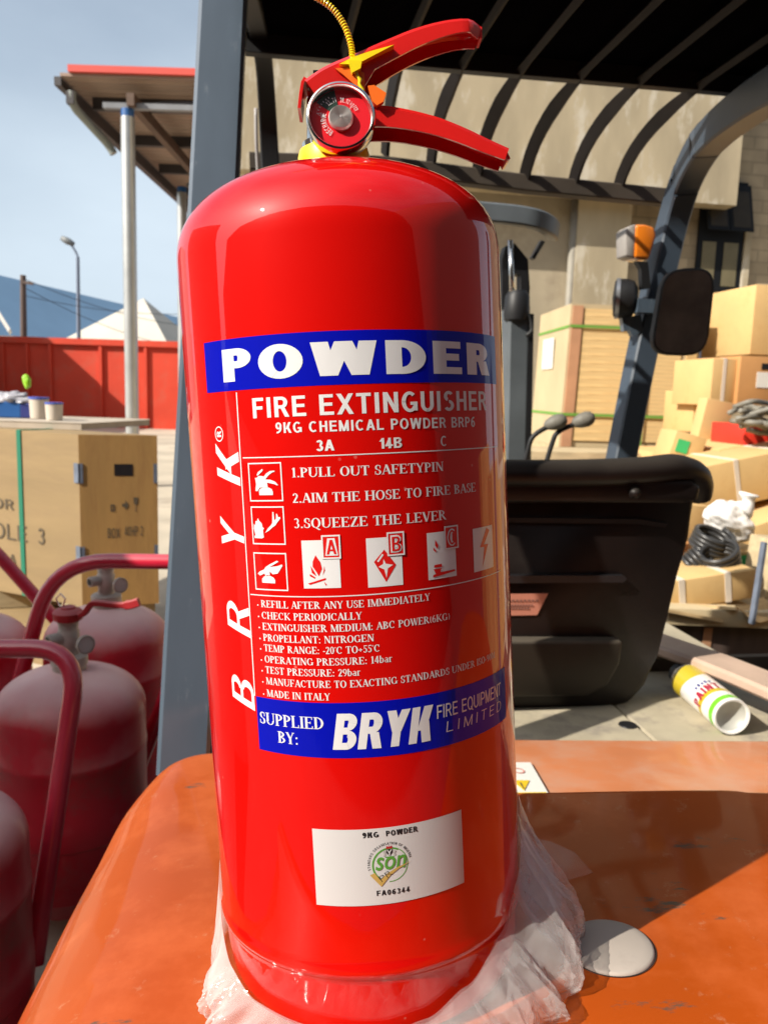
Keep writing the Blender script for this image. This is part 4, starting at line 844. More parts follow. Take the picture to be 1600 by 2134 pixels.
# ============================================================ LEFT : trolley extinguishers
M_tank=mat('dusty_red_tank',(.64,.026,.046),.42,coat=.15,var=.22,scale=4,col2=(.40,.10,.09),c2pos=(.5,.75),dust=(.82,.54,.50),dust_amt=1.0)  # dusty paint; dust tone also raised to lift tanks lacking light
M_tube=mat('dusty_red_tube',(.62,.014,.045),.34,coat=.9,var=.12,scale=7,dust=(.40,.10,.12),dust_amt=.5)
M_brass=mat('dusty_grey_brass',(.52,.47,.41),.55,.3,var=.2,scale=30,dust=(.34,.30,.26),dust_amt=.5)
M_redl=mat('red_lever',(.42,.02,.025),.5,dust=(.35,.2,.19),dust_amt=.4)
def trolley(p,ztop,label,rad=.19,lever=0,valve=True):
    root=empty('wheeled_extinguisher',Vector((p.x,p.y,0)),label,'wheeled extinguisher','dusty red wheeled extinguishers beside the forklift')
    zs=ztop-.115
    pr=[(0,.10),(rad*.8,.10),(rad*.99,.16),(rad,.20),(rad,zs-.30),(rad*1.012,zs-.295),(rad*1.012,zs-.245),(rad,zs-.238),(rad,zs-.105),(rad*1.01,zs-.10),(rad*1.01,zs-.085),(rad,zs-.08)]
    for k in range(13):
        r=rad*math.cos(math.pi/2*k/12); pr.append((max(r,.03),zs+.115*(max(0,1-(max(r,.03)/rad)**2.2))**(1/2.2)))
    bm=BM(); lathe(bm,pr,64,Matrix.Translation((p.x,p.y,0))); obj('tank',bm,M_tank,root,smooth=24)
    for s in (-1,1):
        bm=BM(); lathe(bm,[(.05,-.02),(.105,-.02),(.11,-.015),(.11,.015),(.105,.02),(.05,.02)],28,axis_M(Vector((p.x+s*.22,p.y+.08,.11)),(1,0,0))); obj('wheel',bm,M_darkrub,root,smooth=40)
    if valve:
        b=Vector((p.x,p.y,ztop))
        bm=BM(); lathe(bm,[(.04,-.006),(.042,0),(.040,.010),(.046,.012),(.046,.034),(.040,.038),(.026,.040),(.024,.06),(.027,.065),(.027,.10),(.024,.105),(.026,.125),(.030,.128),(.030,.138),(0,.14)],6 if False else 28,Matrix.Translation(b)); 
        tube(bm,[b+Vector((0,0,.085)),b+Vector((-.035,-.045,.085))],[.016,.016],14); vb=obj('valve',bm,M_brass,root,smooth=40)
        bm=BM(); lathe(bm,[(0,.001),(.0105,.001)],16,axis_M(b+Vector((-.0355,-.0457,.085)),(-.035,-.045,0))); obj('valve_outlet',bm,M_black,vb)
        gd=Vector((.75,-.65,.1)).normalized()
        bm=BM(); tube(bm,[b+Vector((.02,0,.07)),b+Vector((.02,0,.07))+gd*.04],.007,10); lathe(bm,[(0,-.008),(.022,-.008),(.024,-.004),(.024,.006),(.021,.007)],28,axis_M(b+Vector((.02,0,.07))+gd*.045,gd)); gg=obj('gauge',bm,M_brass,vb,smooth=40)
        bm=BM(); lathe(bm,[(0,.0055),(.0205,.0055)],28,axis_M(b+Vector((.02,0,.07))+gd*.045,gd)); obj('gauge_dial',bm,flat('dusty_dial',(.62,.58,.54)),gg)
        if lever:
            bm=BM(); lathe(bm,[(.030,.128),(.036,.132),(.038,.150),(.030,.158),(.020,.160),(.018,.165),(0,.166)],28,Matrix.Translation(b)); obj('valve_cap',bm,M_redl,vb,smooth=40)
            pth=smooth_path([b+Vector(q) for q in ((.02,-.01,.142),(.045,-.012,.150),(.062,-.014,.172),(.075,-.015,.180),(.13,-.018,.178),(.165,-.02,.180),(.19,-.02,.188))],4)
            bm=BM(); sweep(bm,pth,[rect(.007+.004*(i>len(pth)*.75),.009,.3) for i in range(len(pth))],up=UZ); obj('lever',bm,M_redl,vb,smooth=40)
            bm=BM(); tube(bm,[b+Vector((-.022,0,.166)),b+Vector((-.03,0,.185)),b+Vector((-.018,0,.198)),b+Vector((-.006,0,.185)),b+Vector((-.012,0,.166))],.0022,6); obj('pin_ring',bm,M_chrome,vb)
    return root
def handle(root,pts,r=.0205,fil=.10):
    bm=BM(); tube(bm,fillet(pts,fil,8),r,16); obj('handle',bm,M_tube,root,smooth=40)
p1=at(145,1392,2.0); r1=trolley(p1,p1.z,'dusty red wheeled extinguisher nearest the post, its valve carrying a red lever',lever=1)
handle(r1,[at(-260,1352,1.80),at(165,1352,1.78),at(70,2010,1.55)],.0215,.11)
p2=at(222,1262,2.45); r2=trolley(p2,p2.z,'wheeled extinguisher behind the red-levered one, its grey valve under a tube handle')
handle(r2,[at(470,1172,2.28),at(110,1168,2.28),at(35,1440,2.28)],.0225,.17); handle(r2,[at(390,1330,2.15),at(260,1680,2.15)],.021,.1)
p3=at(-75,1255,2.45); r3=trolley(p3,p3.z-.04,'dark wheeled extinguisher cut off by the left edge, with a slanting tube handle')
handle(r3,[at(-60,1100,2.6),at(0,1160,2.6),at(150,1330,2.6),at(190,1410,2.6)],.0215,.05)
p4=at(-165,1668,1.45); r4=trolley(p4,p4.z,'nearest wheeled extinguisher, only its dusty shoulder showing in the bottom left corner')
# ============================================================ LEFT : crate on pallet
M_ply=mat('plywood',(.29,.20,.095),.7,var=.14,scale=1.6,col2=(.25,.17,.085),c2pos=(.45,.75),stretch=(1,1,5),bump=.05,bscale=30)
M_plyd=mat('brown_plywood',(.42,.235,.072),.7,var=.16,scale=1.6,col2=(.31,.16,.05),c2pos=(.45,.75),stretch=(6,6,1),bump=.05)
M_wood=mat('pale_timber',(.44,.35,.21),.8,var=.2,scale=3,stretch=(1,8,8))
M_steel=mat('galvanised_steel',(.17,.20,.26),.6,.4,var=.2,scale=15)
cc0=at(163,905,4.0); zb=.31; zt=cc0.z
er=at(327,893,4.12); vr=Vector((er.x-cc0.x,er.y-cc0.y,0)); 
vl=Vector((-.90,.42,0)).normalized()*1.25
cc=Vector((cc0.x,cc0.y,zb))
crate=empty('plywood_crate',cc,'tall plywood crate with a green strap, stencilled marks and a brown end panel','crate')
H=zt-zb
bm=BM(); 
pA,pB,pC,pD=cc,cc+vr,cc+vr+vl,cc+vl
prism(bm,[pA,pB,pC,pD],UZ,H); cb=obj('crate_side',bm,M_ply,crate)
nr=Vector((vr.y,-vr.x,0)).normalized(); nl=Vector((vl.y,-vl.x,0)).normalized()
if nr.dot(Vector((0,-1,0)))<0: nr=-nr
if nl.dot(Vector((0,-1,0)))<0: nl=-nl
bm=BM(); prism(bm,[pA+nr*.002,pB+nr*.002,pB+nr*.002+UZ*H,pA+nr*.002+UZ*H],nr,.012); ce=obj('crate_end',bm,M_plyd,crate)
def fp(p,vv,nn,u,v,o): return p+vv*u+UZ*v+nn*o
rn=vr.length; ln=vl.length; vru=vr.normalized(); vlu=vl.normalized()
bm=BM(); 
hp_=[fp(pA,vru,nr,.56*rn+.045*max(-1,min(1,1.5*math.cos(a))),H*.80+.030*max(-1,min(1,1.5*math.sin(a))),.0155) for a in [2*math.pi*k/24+.01 for k in range(24)]]
bm.faces.new([bm.verts.new(p) for p in hp_]); obj('hand_hole',bm,M_black,ce)
for zz in (.78,.30):
    bm=BM(); obox(bm,pA+UZ*(H*zz-.05)+nl*.003,vlu*.030,nl*.004,(0,0,.10)); obox(bm,pA+UZ*(H*zz-.05)+nl*.0071-nr*.0,nr*.016-nl*.001,vlu*.004,(0,0,.10)); obox(bm,pA+UZ*(H*zz-.05)+nr*.0145,vru*.018,nr*.004,(0,0,.10)); obj('corner_bracket',bm,M_steel,crate)
    bm=BM(); obox(bm,pB+UZ*(H*zz-.05)+nr*.015-vru*.02,vru*.02,nr*.004,(0,0,.10)); obj('corner_bracket',bm,M_steel,crate)
bm=BM(); obox(bm,pA+vlu*.40+nl*.002,vlu*.03,nl*.004,(0,0,H+.002)); obox(bm,pA+vlu*.40+UZ*H,vlu*.03,-nl*.3,(0,0,.004)); obj('strap',bm,flat('green_strap',(.01,.17,.10),.5),crate)
M_sten=flat('stencil_ink',(.10,.075,.045),.8)
S_=[]; put_text(S_,'MOTOR',-.07,.33,.52*H,.055,(.17,.14,.12)); put_text(S_,'6POLE',.0,.42,.335*H,.085,(.14,.12,.12)); put_text(S_,'3',.50,.55,.335*H,.085,(.14,.12,.12)); put_text(S_,'A',.28,.33,.19*H,.05,(.15,.12,.1))
def lmap(u,v,l): return pA+vlu*(.80-u)+UZ*v+nl*(.004+l*.0004)
# left face is read from its far end towards the near corner
sheet_obj('stencil',S_,lmap,M_sten,crate,local=False)
S_=[]; put_text(S_,'BOX',.34*rn,.50*rn,.405*H,.05,(.15,.12,.12)); put_text(S_,'40HP 2',.56*rn,.80*rn,.415*H,.05,(.15,.12,.12))
def rmap(u,v,l): return pA+vru*u+UZ*v+nr*(.0155+l*.0004)
for p in framep(.385*rn,.56*H,.44*rn,.60*H,.006): S_.append((p,0))
S_.append(([(.535*rn,.585*H),(.575*rn,.585*H),(.575*rn,.565*H),(.62*rn,.595*H),(.575*rn,.625*H),(.575*rn,.605*H),(.535*rn,.605*H)],0))
S_.append(([(.68*rn,.64*H),(.74*rn,.64*H),(.735*rn,.605*H),(.714*rn,.595*H),(.714*rn,.565*H),(.73*rn,.56*H),(.69*rn,.56*H),(.706*rn,.565*H),(.706*rn,.595*H),(.685*rn,.605*H)],0))
sheet_obj('stencil',S_,rmap,M_sten,crate,local=False)
bm=BM()
for f_ in (.02,.5,.86):
    obox(bm,pA+vlu*f_*ln-UZ*.10,vlu*.12,vr,(0,0,.098))
obj('skid',bm,M_wood,crate)
bm=BM(); obox(bm,Vector((pA.x,pA.y,0))+nr*.05+nl*.08-vlu*.1,vlu*1.6,vr*1.3,(0,0,.205)); tag(obj('low_crate',bm,M_ply,None),'low pale wooden box lying under the tall plywood crate','crate')
# board and bits lying on the crate
bm=BM(); zt2=zt+.002; b0=at(168,884,4.35); b0.z=zt2; obox(bm,b0,Vector((-1.5,.10,0)),Vector((.15,.75,0)),(0,0,.035),.004); tag(obj('board',bm,mat('grey_board',(.42,.36,.29),.8,var=.15),None),'flat pale board lying on top of the plywood crate','board')
zt3=zt2+.0375
def onb(px,Y): p=at(px,860,Y); p.z=zt3; return p
def bucket(px,Y,r,h,label):
    p=onb(px,Y); root=empty('paint_bucket',p,label,'bucket','white buckets on the crate')
    bm=BM(); lathe(bm,[(0,.0),(r*.9,.0),(r*.92,.004),(r,h*.93),(r*.97,h*.94)],28,Matrix.Translation(p)); obj('pail',bm,mat('cloudy_plastic',(.56,.50,.42),.5,var=.08),root,smooth=40)
    bm=BM(); lathe(bm,[(r*1.02,h*.9),(r*1.05,h*.9),(r*1.05,h*.99),(r*.98,h),(0,h)],28,Matrix.Translation(p)); obj('lid',bm,flat('blue_lid',(.06,.10,.42),.5),root,smooth=40)
bucket(82,4.75,.055,.125,'cream bucket with a blue lid on the board, the left one'); bucket(113,4.6,.048,.10,'greyish bucket with a blue lid on the board, the right one')
bm=BM(); p=onb(-20,4.7); obox(bm,p,(.17,.02,0),(-.02,.14,0),(0,0,.095),.006); tag(obj('storage_bin',bm,flat('blue_plastic_bin',(.015,.10,.33),.45),None),'bright blue plastic bin on the board by the left edge','bin')
bm=BM(); p=onb(42,4.72); obox(bm,p,(.075,.01,0),(-.01,.1,0),(0,0,.085),.006); tag(obj('storage_bin',bm,flat('navy_plastic_bin',(.03,.04,.20),.45),None),'small navy bin between the blue bin and the buckets','bin')
bm=BM(); p=onb(25,4.78)+UZ*.09; bmesh.ops.create_icosphere(bm,subdivisions=4,radius=.12)
for v in bm.verts:
    d=.6+.6*abs(noise.noise(v.co*14)); v.co=Vector((v.co.x*1.5*d,v.co.y*.8*d,max(0,v.co.z*.62*d)+.0))+p
tag(obj('scrap_bag',bm,mat('grey_film',(.34,.33,.36),.35,var=.3,scale=20),None,smooth=60),'crumpled grey plastic sheeting heaped over the bins','plastic sheet')
bm=BM(); p=at(56,792,4.72); bmesh.ops.create_icosphere(bm,subdivisions=3,radius=.04)
for v in bm.verts: v.co=Vector((v.co.x*.62,v.co.y*.5,v.co.z*(.8 if v.co.z>0 else 1.2)))*(1+.4*noise.noise(v.co*30))+p
tag(obj('green_bag',bm,flat('lime_plastic',(.30,.62,.03),.4),None,smooth=60),'small lime green bag perched above the bins','bag')
# ============================================================ FENCE
M_fence=mat('red_fence_paint',(.60,.045,.014),.65,var=.12,scale=.8,col2=(.52,.085,.045),c2pos=(.5,.75))
fz=2.86; FY=27.0
fence=empty('steel_fence',Vector((-9,FY,0)),'tall red steel fence with flat panels closing the yard','fence')
bm=BM(); obox(bm,Vector((-34,FY,0)),(58,0,0),(0,.06,0),(0,0,fz)); obj('fence_panel',bm,M_fence,fence)
edges=[at(x,800,FY).x for x in (10,60,108,212,305,395)]
step=1.55; xs=[edges[0]-step*k for k in range(1,6)][::-1]+edges+[edges[-1]+step*k for k in range(1,14)]
for x in xs:
    bm=BM(); obox(bm,Vector((x-.05,FY-.10,0)),(.10,0,0),(0,.098,0),(0,0,fz-.16)); obj('fence_stile',bm,M_fence,fence)
bm=BM(); obox(bm,Vector((-34,FY-.13,fz-.16)),(58,0,0),(0,.20,0),(0,0,.20)); obj('fence_rail',bm,M_fence,fence)
# things behind the fence
M_bluer=mat('blue_roof_sheet',(.16,.27,.40),.6,var=.08,scale=.3,stretch=(1,1,1))
wr=empty('blue_warehouse',Vector((-30,60,0)),'long blue-roofed warehouse beyond the red fence','warehouse')
a=at(-120,545,50); c=at(420,672,70); dn=Vector((3,-14,-7.0))
bm=BM(); prism(bm,[a,c,c+dn,a+dn],Vector((0,.2,-.3)).normalized(),.3); bb=Vector((-3,14,-7)); prism(bm,[a,c,c+bb,a+bb],Vector((0,-.1,-.3)).normalized(),.3); obj('roof',bm,M_bluer,wr)
bm=BM(); wz=a.z-6.9; wzc=c.z-6.9
prism(bm,[Vector((a.x+3,a.y-13.2,0)),Vector((c.x+3,c.y-13.2,0)),Vector((c.x-3,c.y+13,0)),Vector((a.x-3,a.y+13,0))],UZ,min(wz,wzc)); obj('wall',bm,M_white,wr)
M_tent=mat('tent_canvas',(.50,.465,.395),.8,var=.06,scale=.6)
def tent(ap,bl,brr,d,label):
    root=empty('pyramid_tent',Vector((ap.x,ap.y,0)),label,'tent','white pyramid tents behind the fence')
    v=(brr-bl); n_=Vector((-v.y,v.x,0)).normalized()
    if n_.y<0: n_=-n_
    c=[bl,brr,brr+n_*d,bl+n_*d]
    bm=BM()
    for i in range(4): bm.faces.new([bm.verts.new(p) for p in (c[i],c[(i+1)%4],ap)])
    bmesh.ops.remove_doubles(bm,verts=bm.verts[:],dist=.001); obj('tent_roof',bm,M_tent,root)
    for q in c:
        bm=BM(); tube(bm,[Vector((q.x,q.y,0)),q],.05,8); obj('tent_leg',bm,M_steel,root)
    bm=BM(); q=[Vector((p.x,p.y,0)) for p in c]
    for i in range(4): prism(bm,[c[i],c[(i+1)%4],c[(i+1)%4]-UZ*.35,c[i]-UZ*.35],UZ,.0) if False else bm.faces.new([bm.verts.new(p) for p in (c[i],c[(i+1)%4],c[(i+1)%4]-UZ*.35,c[i]-UZ*.35)])
    obj('tent_valance',bm,M_tent,root)
bl=at(100,724,37); br2=at(357,730,36.2); wv=(br2-bl).length
ap=at(299,621,39.0)
tent(ap,Vector((bl.x,bl.y,br2.z)),br2,5.5,'white pyramid tent behind the fence and pole, its right side in shade')
bl2=at(352,735,44); br3=at(640,735,43); ap2=at(470,560,47); tent(ap2,bl2,br3,6,'pale tent roof half hidden behind the big red extinguisher')
shed=empty('small_shed',Vector((-17,33,0)),'small shed with a white roof above the left end of the fence','shed')
a=at(-70,540,33); c=at(21,684,33); 
bm=BM(); prism(bm,[a,c,c+Vector((-.3,.8,-.1)),a+Vector((-.3,.8,-.1))],Vector((-.6,0,-1)).normalized(),.15); obj('roof',bm,M_white,shed)
bm=BM(); obox(bm,Vector((c.x-5,33.9,0)),(5.7,0,0),(0,3.4,0),(0,0,c.z-.25)); obj('wall',bm,flat('cream_wall',(.55,.47,.36),.8),shed)
M_pole=mat('weathered_pole',(.11,.075,.06),.8)
up_=empty('utility_pole',Vector((at(46,800,30).x,30,0)),'dark wooden utility pole with a short crosspiece above the fence','pole')
a=at(48,573,30); bm=BM(); tube(bm,[Vector((a.x-.12,30,0)),a],[.14,.10],12); obj('pole',bm,M_pole,up_,smooth=40)
bm=BM(); obox(bm,a+Vector((-.05,-.13,-.30)),(.45,0,-.05),(0,.08,0),(0,0,.1)); obj('crosspiece',bm,M_pole,up_)
for s,(e,sag) in enumerate((((640,655),1.2),((640,700),1.5),((620,610),.9))):
    z=a-UZ*(.12+.3*s); q=at(e[0],e[1],46); bm=BM(); tube(bm,[z.lerp(q,k/16)-UZ*sag*4*(k/16)*(1-k/16) for k in range(17)],.012,5); obj('wire',bm,M_darkmetal,up_)
lx=at(162,720,33); ls=empty('street_lamp',Vector((lx.x,33,0)),'slim grey street lamp leaning its head left over the fence','street lamp')
pt=at(162,535,33); bm=BM(); tube(bm,[Vector((lx.x,33,0)),pt],[.10,.07],10); obj('pole',bm,M_steel,ls,smooth=40)
bm=BM(); tube(bm,smooth_path([pt,at(158,525,33),at(150,512,33),at(144,505,33)],4),.045,8); obj('arm',bm,M_steel,ls,smooth=40)
bm=BM(); lathe(bm,[(0,-.30),(.09,-.26),(.14,0),(.10,.26),(0,.3)],16,axis_M(at(141,502,33),(-.85,0,.4)));  obj('lamp_head',bm,mat('lamp_grey',(.16,.17,.17),.5),ls,smooth=True)
# ============================================================ CANOPY
cp=empty('yard_canopy',Vector((-4,15,0)),'open steel canopy with a red-edged roof on slim white poles','canopy')
ev=at(125,157,11.2); ez=ev.z; cx0=ev.x
RX=6.2; RY=22
M_sheet=mat('brown_roof_sheet',(.30,.21,.16),.6,var=.10,scale=1.2)
t=M_sheet.node_tree; b=t.nodes['Principled BSDF']; wv_=t.nodes.new('ShaderNodeTexWave'); wv_.wave_type='BANDS'; wv_.bands_direction='Y'; wv_.inputs['Scale'].default_value=1.7; tcn=t.nodes.new('ShaderNodeTexCoord'); t.links.new(tcn.outputs['Object'],wv_.inputs[0]); bu=t.nodes.new('ShaderNodeBump'); bu.inputs['Strength'].default_value=.7; bu.inputs['Distance'].default_value=.06; t.links.new(wv_.outputs['Fac'],bu.inputs['Height']); t.links.new(bu.outputs[0],b.inputs['Normal'])
rise=.35
def cpz(x): return ez+rise*(x-cx0)/RX*0
bm=BM(); obox(bm,Vector((cx0,ev.y,ez)),(RX,0,0),(0,RY,0),(0,0,.04)); obj('roof',bm,M_sheet,cp)
bm=BM(); obox(bm,Vector((cx0+.12,ev.y-.05,ez+.042)),(RX,0,0),(0,.3,0),(0,0,.085)); obj('flashing',bm,flat('red_flashing',(.60,.07,.05),.5),cp)
M_blk=mat('dark_truss_steel',(.045,.04,.042),.6)
for k in range(9):
    y=ev.y+.75+k*1.65; bm=BM(); obox(bm,Vector((cx0+.15,y,ez-.16)),(RX-.2,0,0),(0,.10,0),(0,0,.155)); obj('purlin',bm,M_blk,cp)
for x in (.05,.85,1.75,3.4,5.2):
    bm=BM(); obox(bm,Vector((cx0+x,ev.y+.05,ez-.32)),(.10,0,0),(0,RY-.1,0),(0,0,.155)); obj('rafter',bm,M_blk if x<.1 else mat('rust_truss',(.10,.06,.04),.7),cp)
bm=BM(); obox(bm,Vector((cx0-.10,ev.y+.05,ez-.10)),(.09,0,0),(0,RY,0),(0,0,.11)); gt=obj('gutter',bm,M_blk,cp)
bm=BM(); tube(bm,fillet([at(150,190,11.3),at(148,216,11.3),at(228,303,11.9),at(236,318,11.9)],.12),.055,12); obj('downpipe',bm,mat('grey_pipe',(.22,.24,.22),.5),gt,smooth=40)
M_cpole=mat('grey_steel_pole',(.50,.51,.50),.38,.65,var=.10,scale=3)
for (px,py,Y) in ((266,244,11.4),(379,401,15.9),(430,483,20.4)):
    a=at(px,py,Y); bm=BM(); tube(bm,[Vector((a.x,Y,0)),Vector((a.x,Y,a.z))],.092,24); obj('pole',bm,M_cpole,cp,smooth=40)
    bm=BM(); tube(bm,[Vector((a.x,Y,a.z)),Vector((a.x,Y,a.z+.10))],.085,24); obj('pole_cap',bm,flat('blue_tape',(.02,.10,.30)),cp,smooth=40)
    bm=BM(); obox(bm,Vector((cx0+.5,Y-.05,a.z+.10)),(RX-.8,0,0),(0,.09,0),(0,0,.07)); obj('tie_beam',bm,mat('grey_beam',(.20,.21,.23),.6),cp)
    zz=a.z+.172; top=ez-.165
    if top>zz:
        for x in (-.15,1.05,2.25,3.45,4.6):
            bm=BM(); tube(bm,[Vector((cx0+1.0+x,Y,zz)),Vector((cx0+1.0+x,Y,top))],.035,8); obj('strut',bm,M_blk,cp)
        bm=BM(); tube(bm,[Vector((cx0+1.2,Y,zz)),Vector((cx0+3.3,Y,top))],.035,8); obj('strut',bm,M_blk,cp)
for k,(x,y,sx_,sy_,sz,m_) in enumerate(((3.2,1.45,1.1,.9,1.05,'a'),(3.3,2.5,1.0,1.0,1.35,'b'),(3.6,3.6,1.2,.9,1.15,'a'),(4.6,1.9,.9,1.1,1.55,'b'))):
    cq=Vector((x,y,0)); rt_=empty('packing_case',cq,['tan packing case nearest the counterweight, right of the forklift','taller pale packing case in the row right of the forklift','packing case farthest along the row right of the forklift','tallest packing case standing behind the row right of the forklift'][k],'crate','packing cases right of the forklift')
    bm=BM(); box(bm,(x+sx_/2,y+sy_/2,sz/2+.07),(sx_,sy_,sz-.14),rotz(0),.01); obj('case_body',bm,mat('case_ply',(.46,.27,.09),.75,var=.3,scale=3,col2=(.30,.15,.05),stretch=(4,4,.6)) if 'case_ply' not in bpy.data.materials else bpy.data.materials['case_ply'],rt_)
    bm=BM()
    for u in (.05,.45,.85): box(bm,(x+sx_*(u+.05),y+sy_/2,.034),(.1,sy_,.068))
    obj('runner',bm,M_wood,rt_)
# unseen things added outside the picture : they shade the trolleys and show in the red enamel
bm=BM(); obox(bm,Vector((-4.9,.35,0)),(2.4,0,0),(0,1.7,0),(0,0,2.5)); tag(obj('shade_blocker',bm,mat('blocker_paint',(.66,.64,.60),.6),None),'unseen added grey container standing left of the wheeled extinguishers','blocker')  # added block that keeps direct sun off the wheeled extinguishers
bm=BM(); obox(bm,Vector((-22,18,0)),(7.3,0,0),(0,8.5,0),(0,0,5.9)); tag(obj('yard_shed',bm,mat('shed_wall',(.3,.3,.3),.7),None),'plain shed left of the yard canopy, casting its shadow on the fence','shed')
bm=BM(); obox(bm,Vector((-95,-10.5,0)),(125,0,0),(0,1,0),(0,0,10.5)); obox(bm,Vector((9,-9.5,0)),(1,0,0),(0,14.5,0),(0,0,10.5)); tag(obj('warehouse',bm,mat('dark_cladding',(.025,.024,.023),.7),None),'dark unseen warehouse wall facing the forklift, with a right wing added to darken reflections','warehouse')  # right wing added to darken reflections and fill on the cylinder
# ============================================================ RIGHT : building
def fplane(d): return Fw*d          # vertical plane facing the forklift at distance d
def fb(px,py,d): return atp(px,py,fplane(d),Fw)
M_stain=mat('stained_concrete',(.43,.355,.235),.85,var=.22,scale=1.3,col2=(.58,.52,.41),c2pos=(.53,.62),stretch=(1.2,1.2,.45),bump=.12,bscale=10)
M_wall=mat('plaster_wall',(.44,.37,.26),.85,var=.2,scale=1.2,col2=(.32,.26,.18),c2pos=(.5,.75),bump=.1)
M_brick,t,b=new_mat('block_wall'); L=t.links
tcn=t.nodes.new('ShaderNodeTexCoord'); br=t.nodes.new('ShaderNodeTexBrick'); mpn=t.nodes.new('ShaderNodeMapping'); mpn.inputs['Rotation'].default_value=(R_(90),0,0)
L.new(tcn.outputs['Object'],mpn.inputs[0]); L.new(mpn.outputs[0],br.inputs[0]); br.inputs['Scale'].default_value=1.0; br.inputs['Brick Width'].default_value=.42; br.inputs['Row Height'].default_value=.17; br.inputs['Mortar Size'].default_value=.014; br.inputs['Color1'].default_value=(.42,.33,.215,1); br.inputs['Color2'].default_value=(.33,.26,.165,1); br.inputs['Mortar'].default_value=(.30,.24,.155,1)
nz=t.nodes.new('ShaderNodeTexNoise'); nz.inputs['Scale'].default_value=3; nz.inputs['Detail'].default_value=8; L.new(tcn.outputs['Object'],nz.inputs['Vector']); m_=t.nodes.new('ShaderNodeMixRGB'); m_.blend_type='OVERLAY'; m_.inputs[0].default_value=.5; L.new(br.outputs['Color'],m_.inputs[1]); L.new(nz.outputs['Fac'],m_.inputs[2]); L.new(m_.outputs[0],b.inputs['Base Color']); b.inputs['Roughness'].default_value=.9
bld=empty('workshop_building',fplane(11),'beige workshop building with a stained concrete fascia and a shuttered window behind the crates','building')
DW=11.0
def wallbox(bm,x0,x1,z0,z1,d0,d1):
    "x0,x1 in pixels at mid height, mapped to the facade"
    p0=fb(x0,800,d0); p1=fb(x1,800,d0); p0.z=z0; a=(p1-p0); a.z=0; obox(bm,p0,a,Fw*(d1-d0),(0,0,z1-z0))
zf0=fb(1000,388,10.55).z
bm=BM(); wallbox(bm,440,1170,0,9,DW,DW+.4); obj('wall',bm,M_wall,bld)
bm=BM(); wallbox(bm,1182,1290,0,9,DW-.16,DW+.38); obj('pilaster',bm,M_stain,bld)
bm=BM(); wallbox(bm,1290,2400,0,9,DW+.003,DW+.4); obj('wall',bm,M_brick,bld)
bm=BM(); wallbox(bm,470,1500,zf0,8.2,10.55,DW-.17); obj('fascia',bm,M_stain,bld)
bm=BM(); pA_=fb(1175,800,DW-.09); tube(bm,[Vector((pA_.x,pA_.y,.5)),Vector((pA_.x,pA_.y,zf0-.002))],.06,12); obj('downspout',bm,mat('grey_spout',(.24,.22,.18),.6),bld,smooth=True)
win=None
def wf(px,py,o=0): return atp(px,py,fplane(DW-.02+o),Fw)
M_frame=mat('dark_window_frame',(.008,.009,.011),.6,spec=.2)
p0=wf(1443,605); p1=wf(1556,382); wd_=(p1-p0).dot(Rv); ht=p1.z-p0.z
bm=BM(); obox(bm,p0,Rv*wd_,-Fw*.04,(0,0,ht)); win=obj('window',bm,M_frame,bld)
M_glass=mat('dusty_glass',(.17,.145,.085),.25,var=.15,scale=3)
for u0,u1 in ((.10,.40),(.58,.90)):
    bm=BM(); obox(bm,p0+Rv*wd_*u0+UZ*ht*.05-Fw*.042,Rv*wd_*(u1-u0),-Fw*.006,(0,0,ht*.40)); obj('pane',bm,M_glass,win)
M_shut=mat('dusty_shutter_glass',(.040,.032,.022),.5,var=.2,spec=.2)
for u0,u1 in ((.02,.50),(.52,1.03)):
    tl_=p0+Rv*wd_*u0+UZ*ht*.97-Fw*.05; wv2=Rv*wd_*(u1-u0); dnv=(-UZ*ht*.43-Fw*.13+Rv*.03)
    bm=BM(); prism(bm,[tl_,tl_+wv2,tl_+wv2+dnv,tl_+dnv],-Fw,.03); sh=obj('shutter',bm,M_frame,win)
    bm=BM(); prism(bm,[tl_+wv2*.12+dnv*.15-Fw*.033,tl_+wv2*.88+dnv*.15-Fw*.033,tl_+wv2*.88+dnv*.92-Fw*.033,tl_+wv2*.12+dnv*.92-Fw*.033],-Fw,.003); obj('shutter_pane',bm,M_shut,sh)
bm=BM(); obox(bm,p0+Rv*(wd_+.02),Rv*.10,-Fw*.06,(0,0,ht*.62)); obj('window_jamb',bm,M_stain,win)
# loading platform
ZD=.90
bm=BM(); q=fb(990,800,7.0); q.z=0; obox(bm,q,Rv*12,Fw*3.83,(0,0,ZD)); tag(obj('loading_platform',bm,M_wall,None),'low concrete loading platform carrying the strapped crate','platform')
# cabinet
c0_=fb(1436,800,9.0); bm=BM(); q=fb(1438,800,9.0); q.z=ZD; w_=(fb(1506,800,9.0)-q).dot(Rv); ztop=fb(1470,694,9.0).z; obox(bm,q,Rv*w_,Fw*.4,(0,0,ztop-ZD),.01)
cab=empty('steel_cabinet',q,'blue-grey steel cabinet with a white strip standing against the wall','cabinet'); obj('cabinet_body',bm,mat('cabinet_paint',(.08,.10,.14),.5),cab)
bm=BM(); z1=fb(1470,735,9.0).z; z0_=fb(1470,722,9.0).z; obox(bm,Vector((q.x,q.y,z1))+Rv*w_*.42-Fw*.004,Rv*w_*.5,-Fw*.01,(0,0,z0_-z1)); obj('cabinet_plate',bm,M_white,cab)
bm=BM(); obox(bm,Vector((q.x,q.y,ZD+.1))+Rv*w_*.12-Fw*.004,Rv*w_*.76,-Fw*.012,(0,0,(ztop-ZD)*.55)); obj('cabinet_door',bm,mat('cabinet_door_paint',(.12,.145,.19),.5),cab)
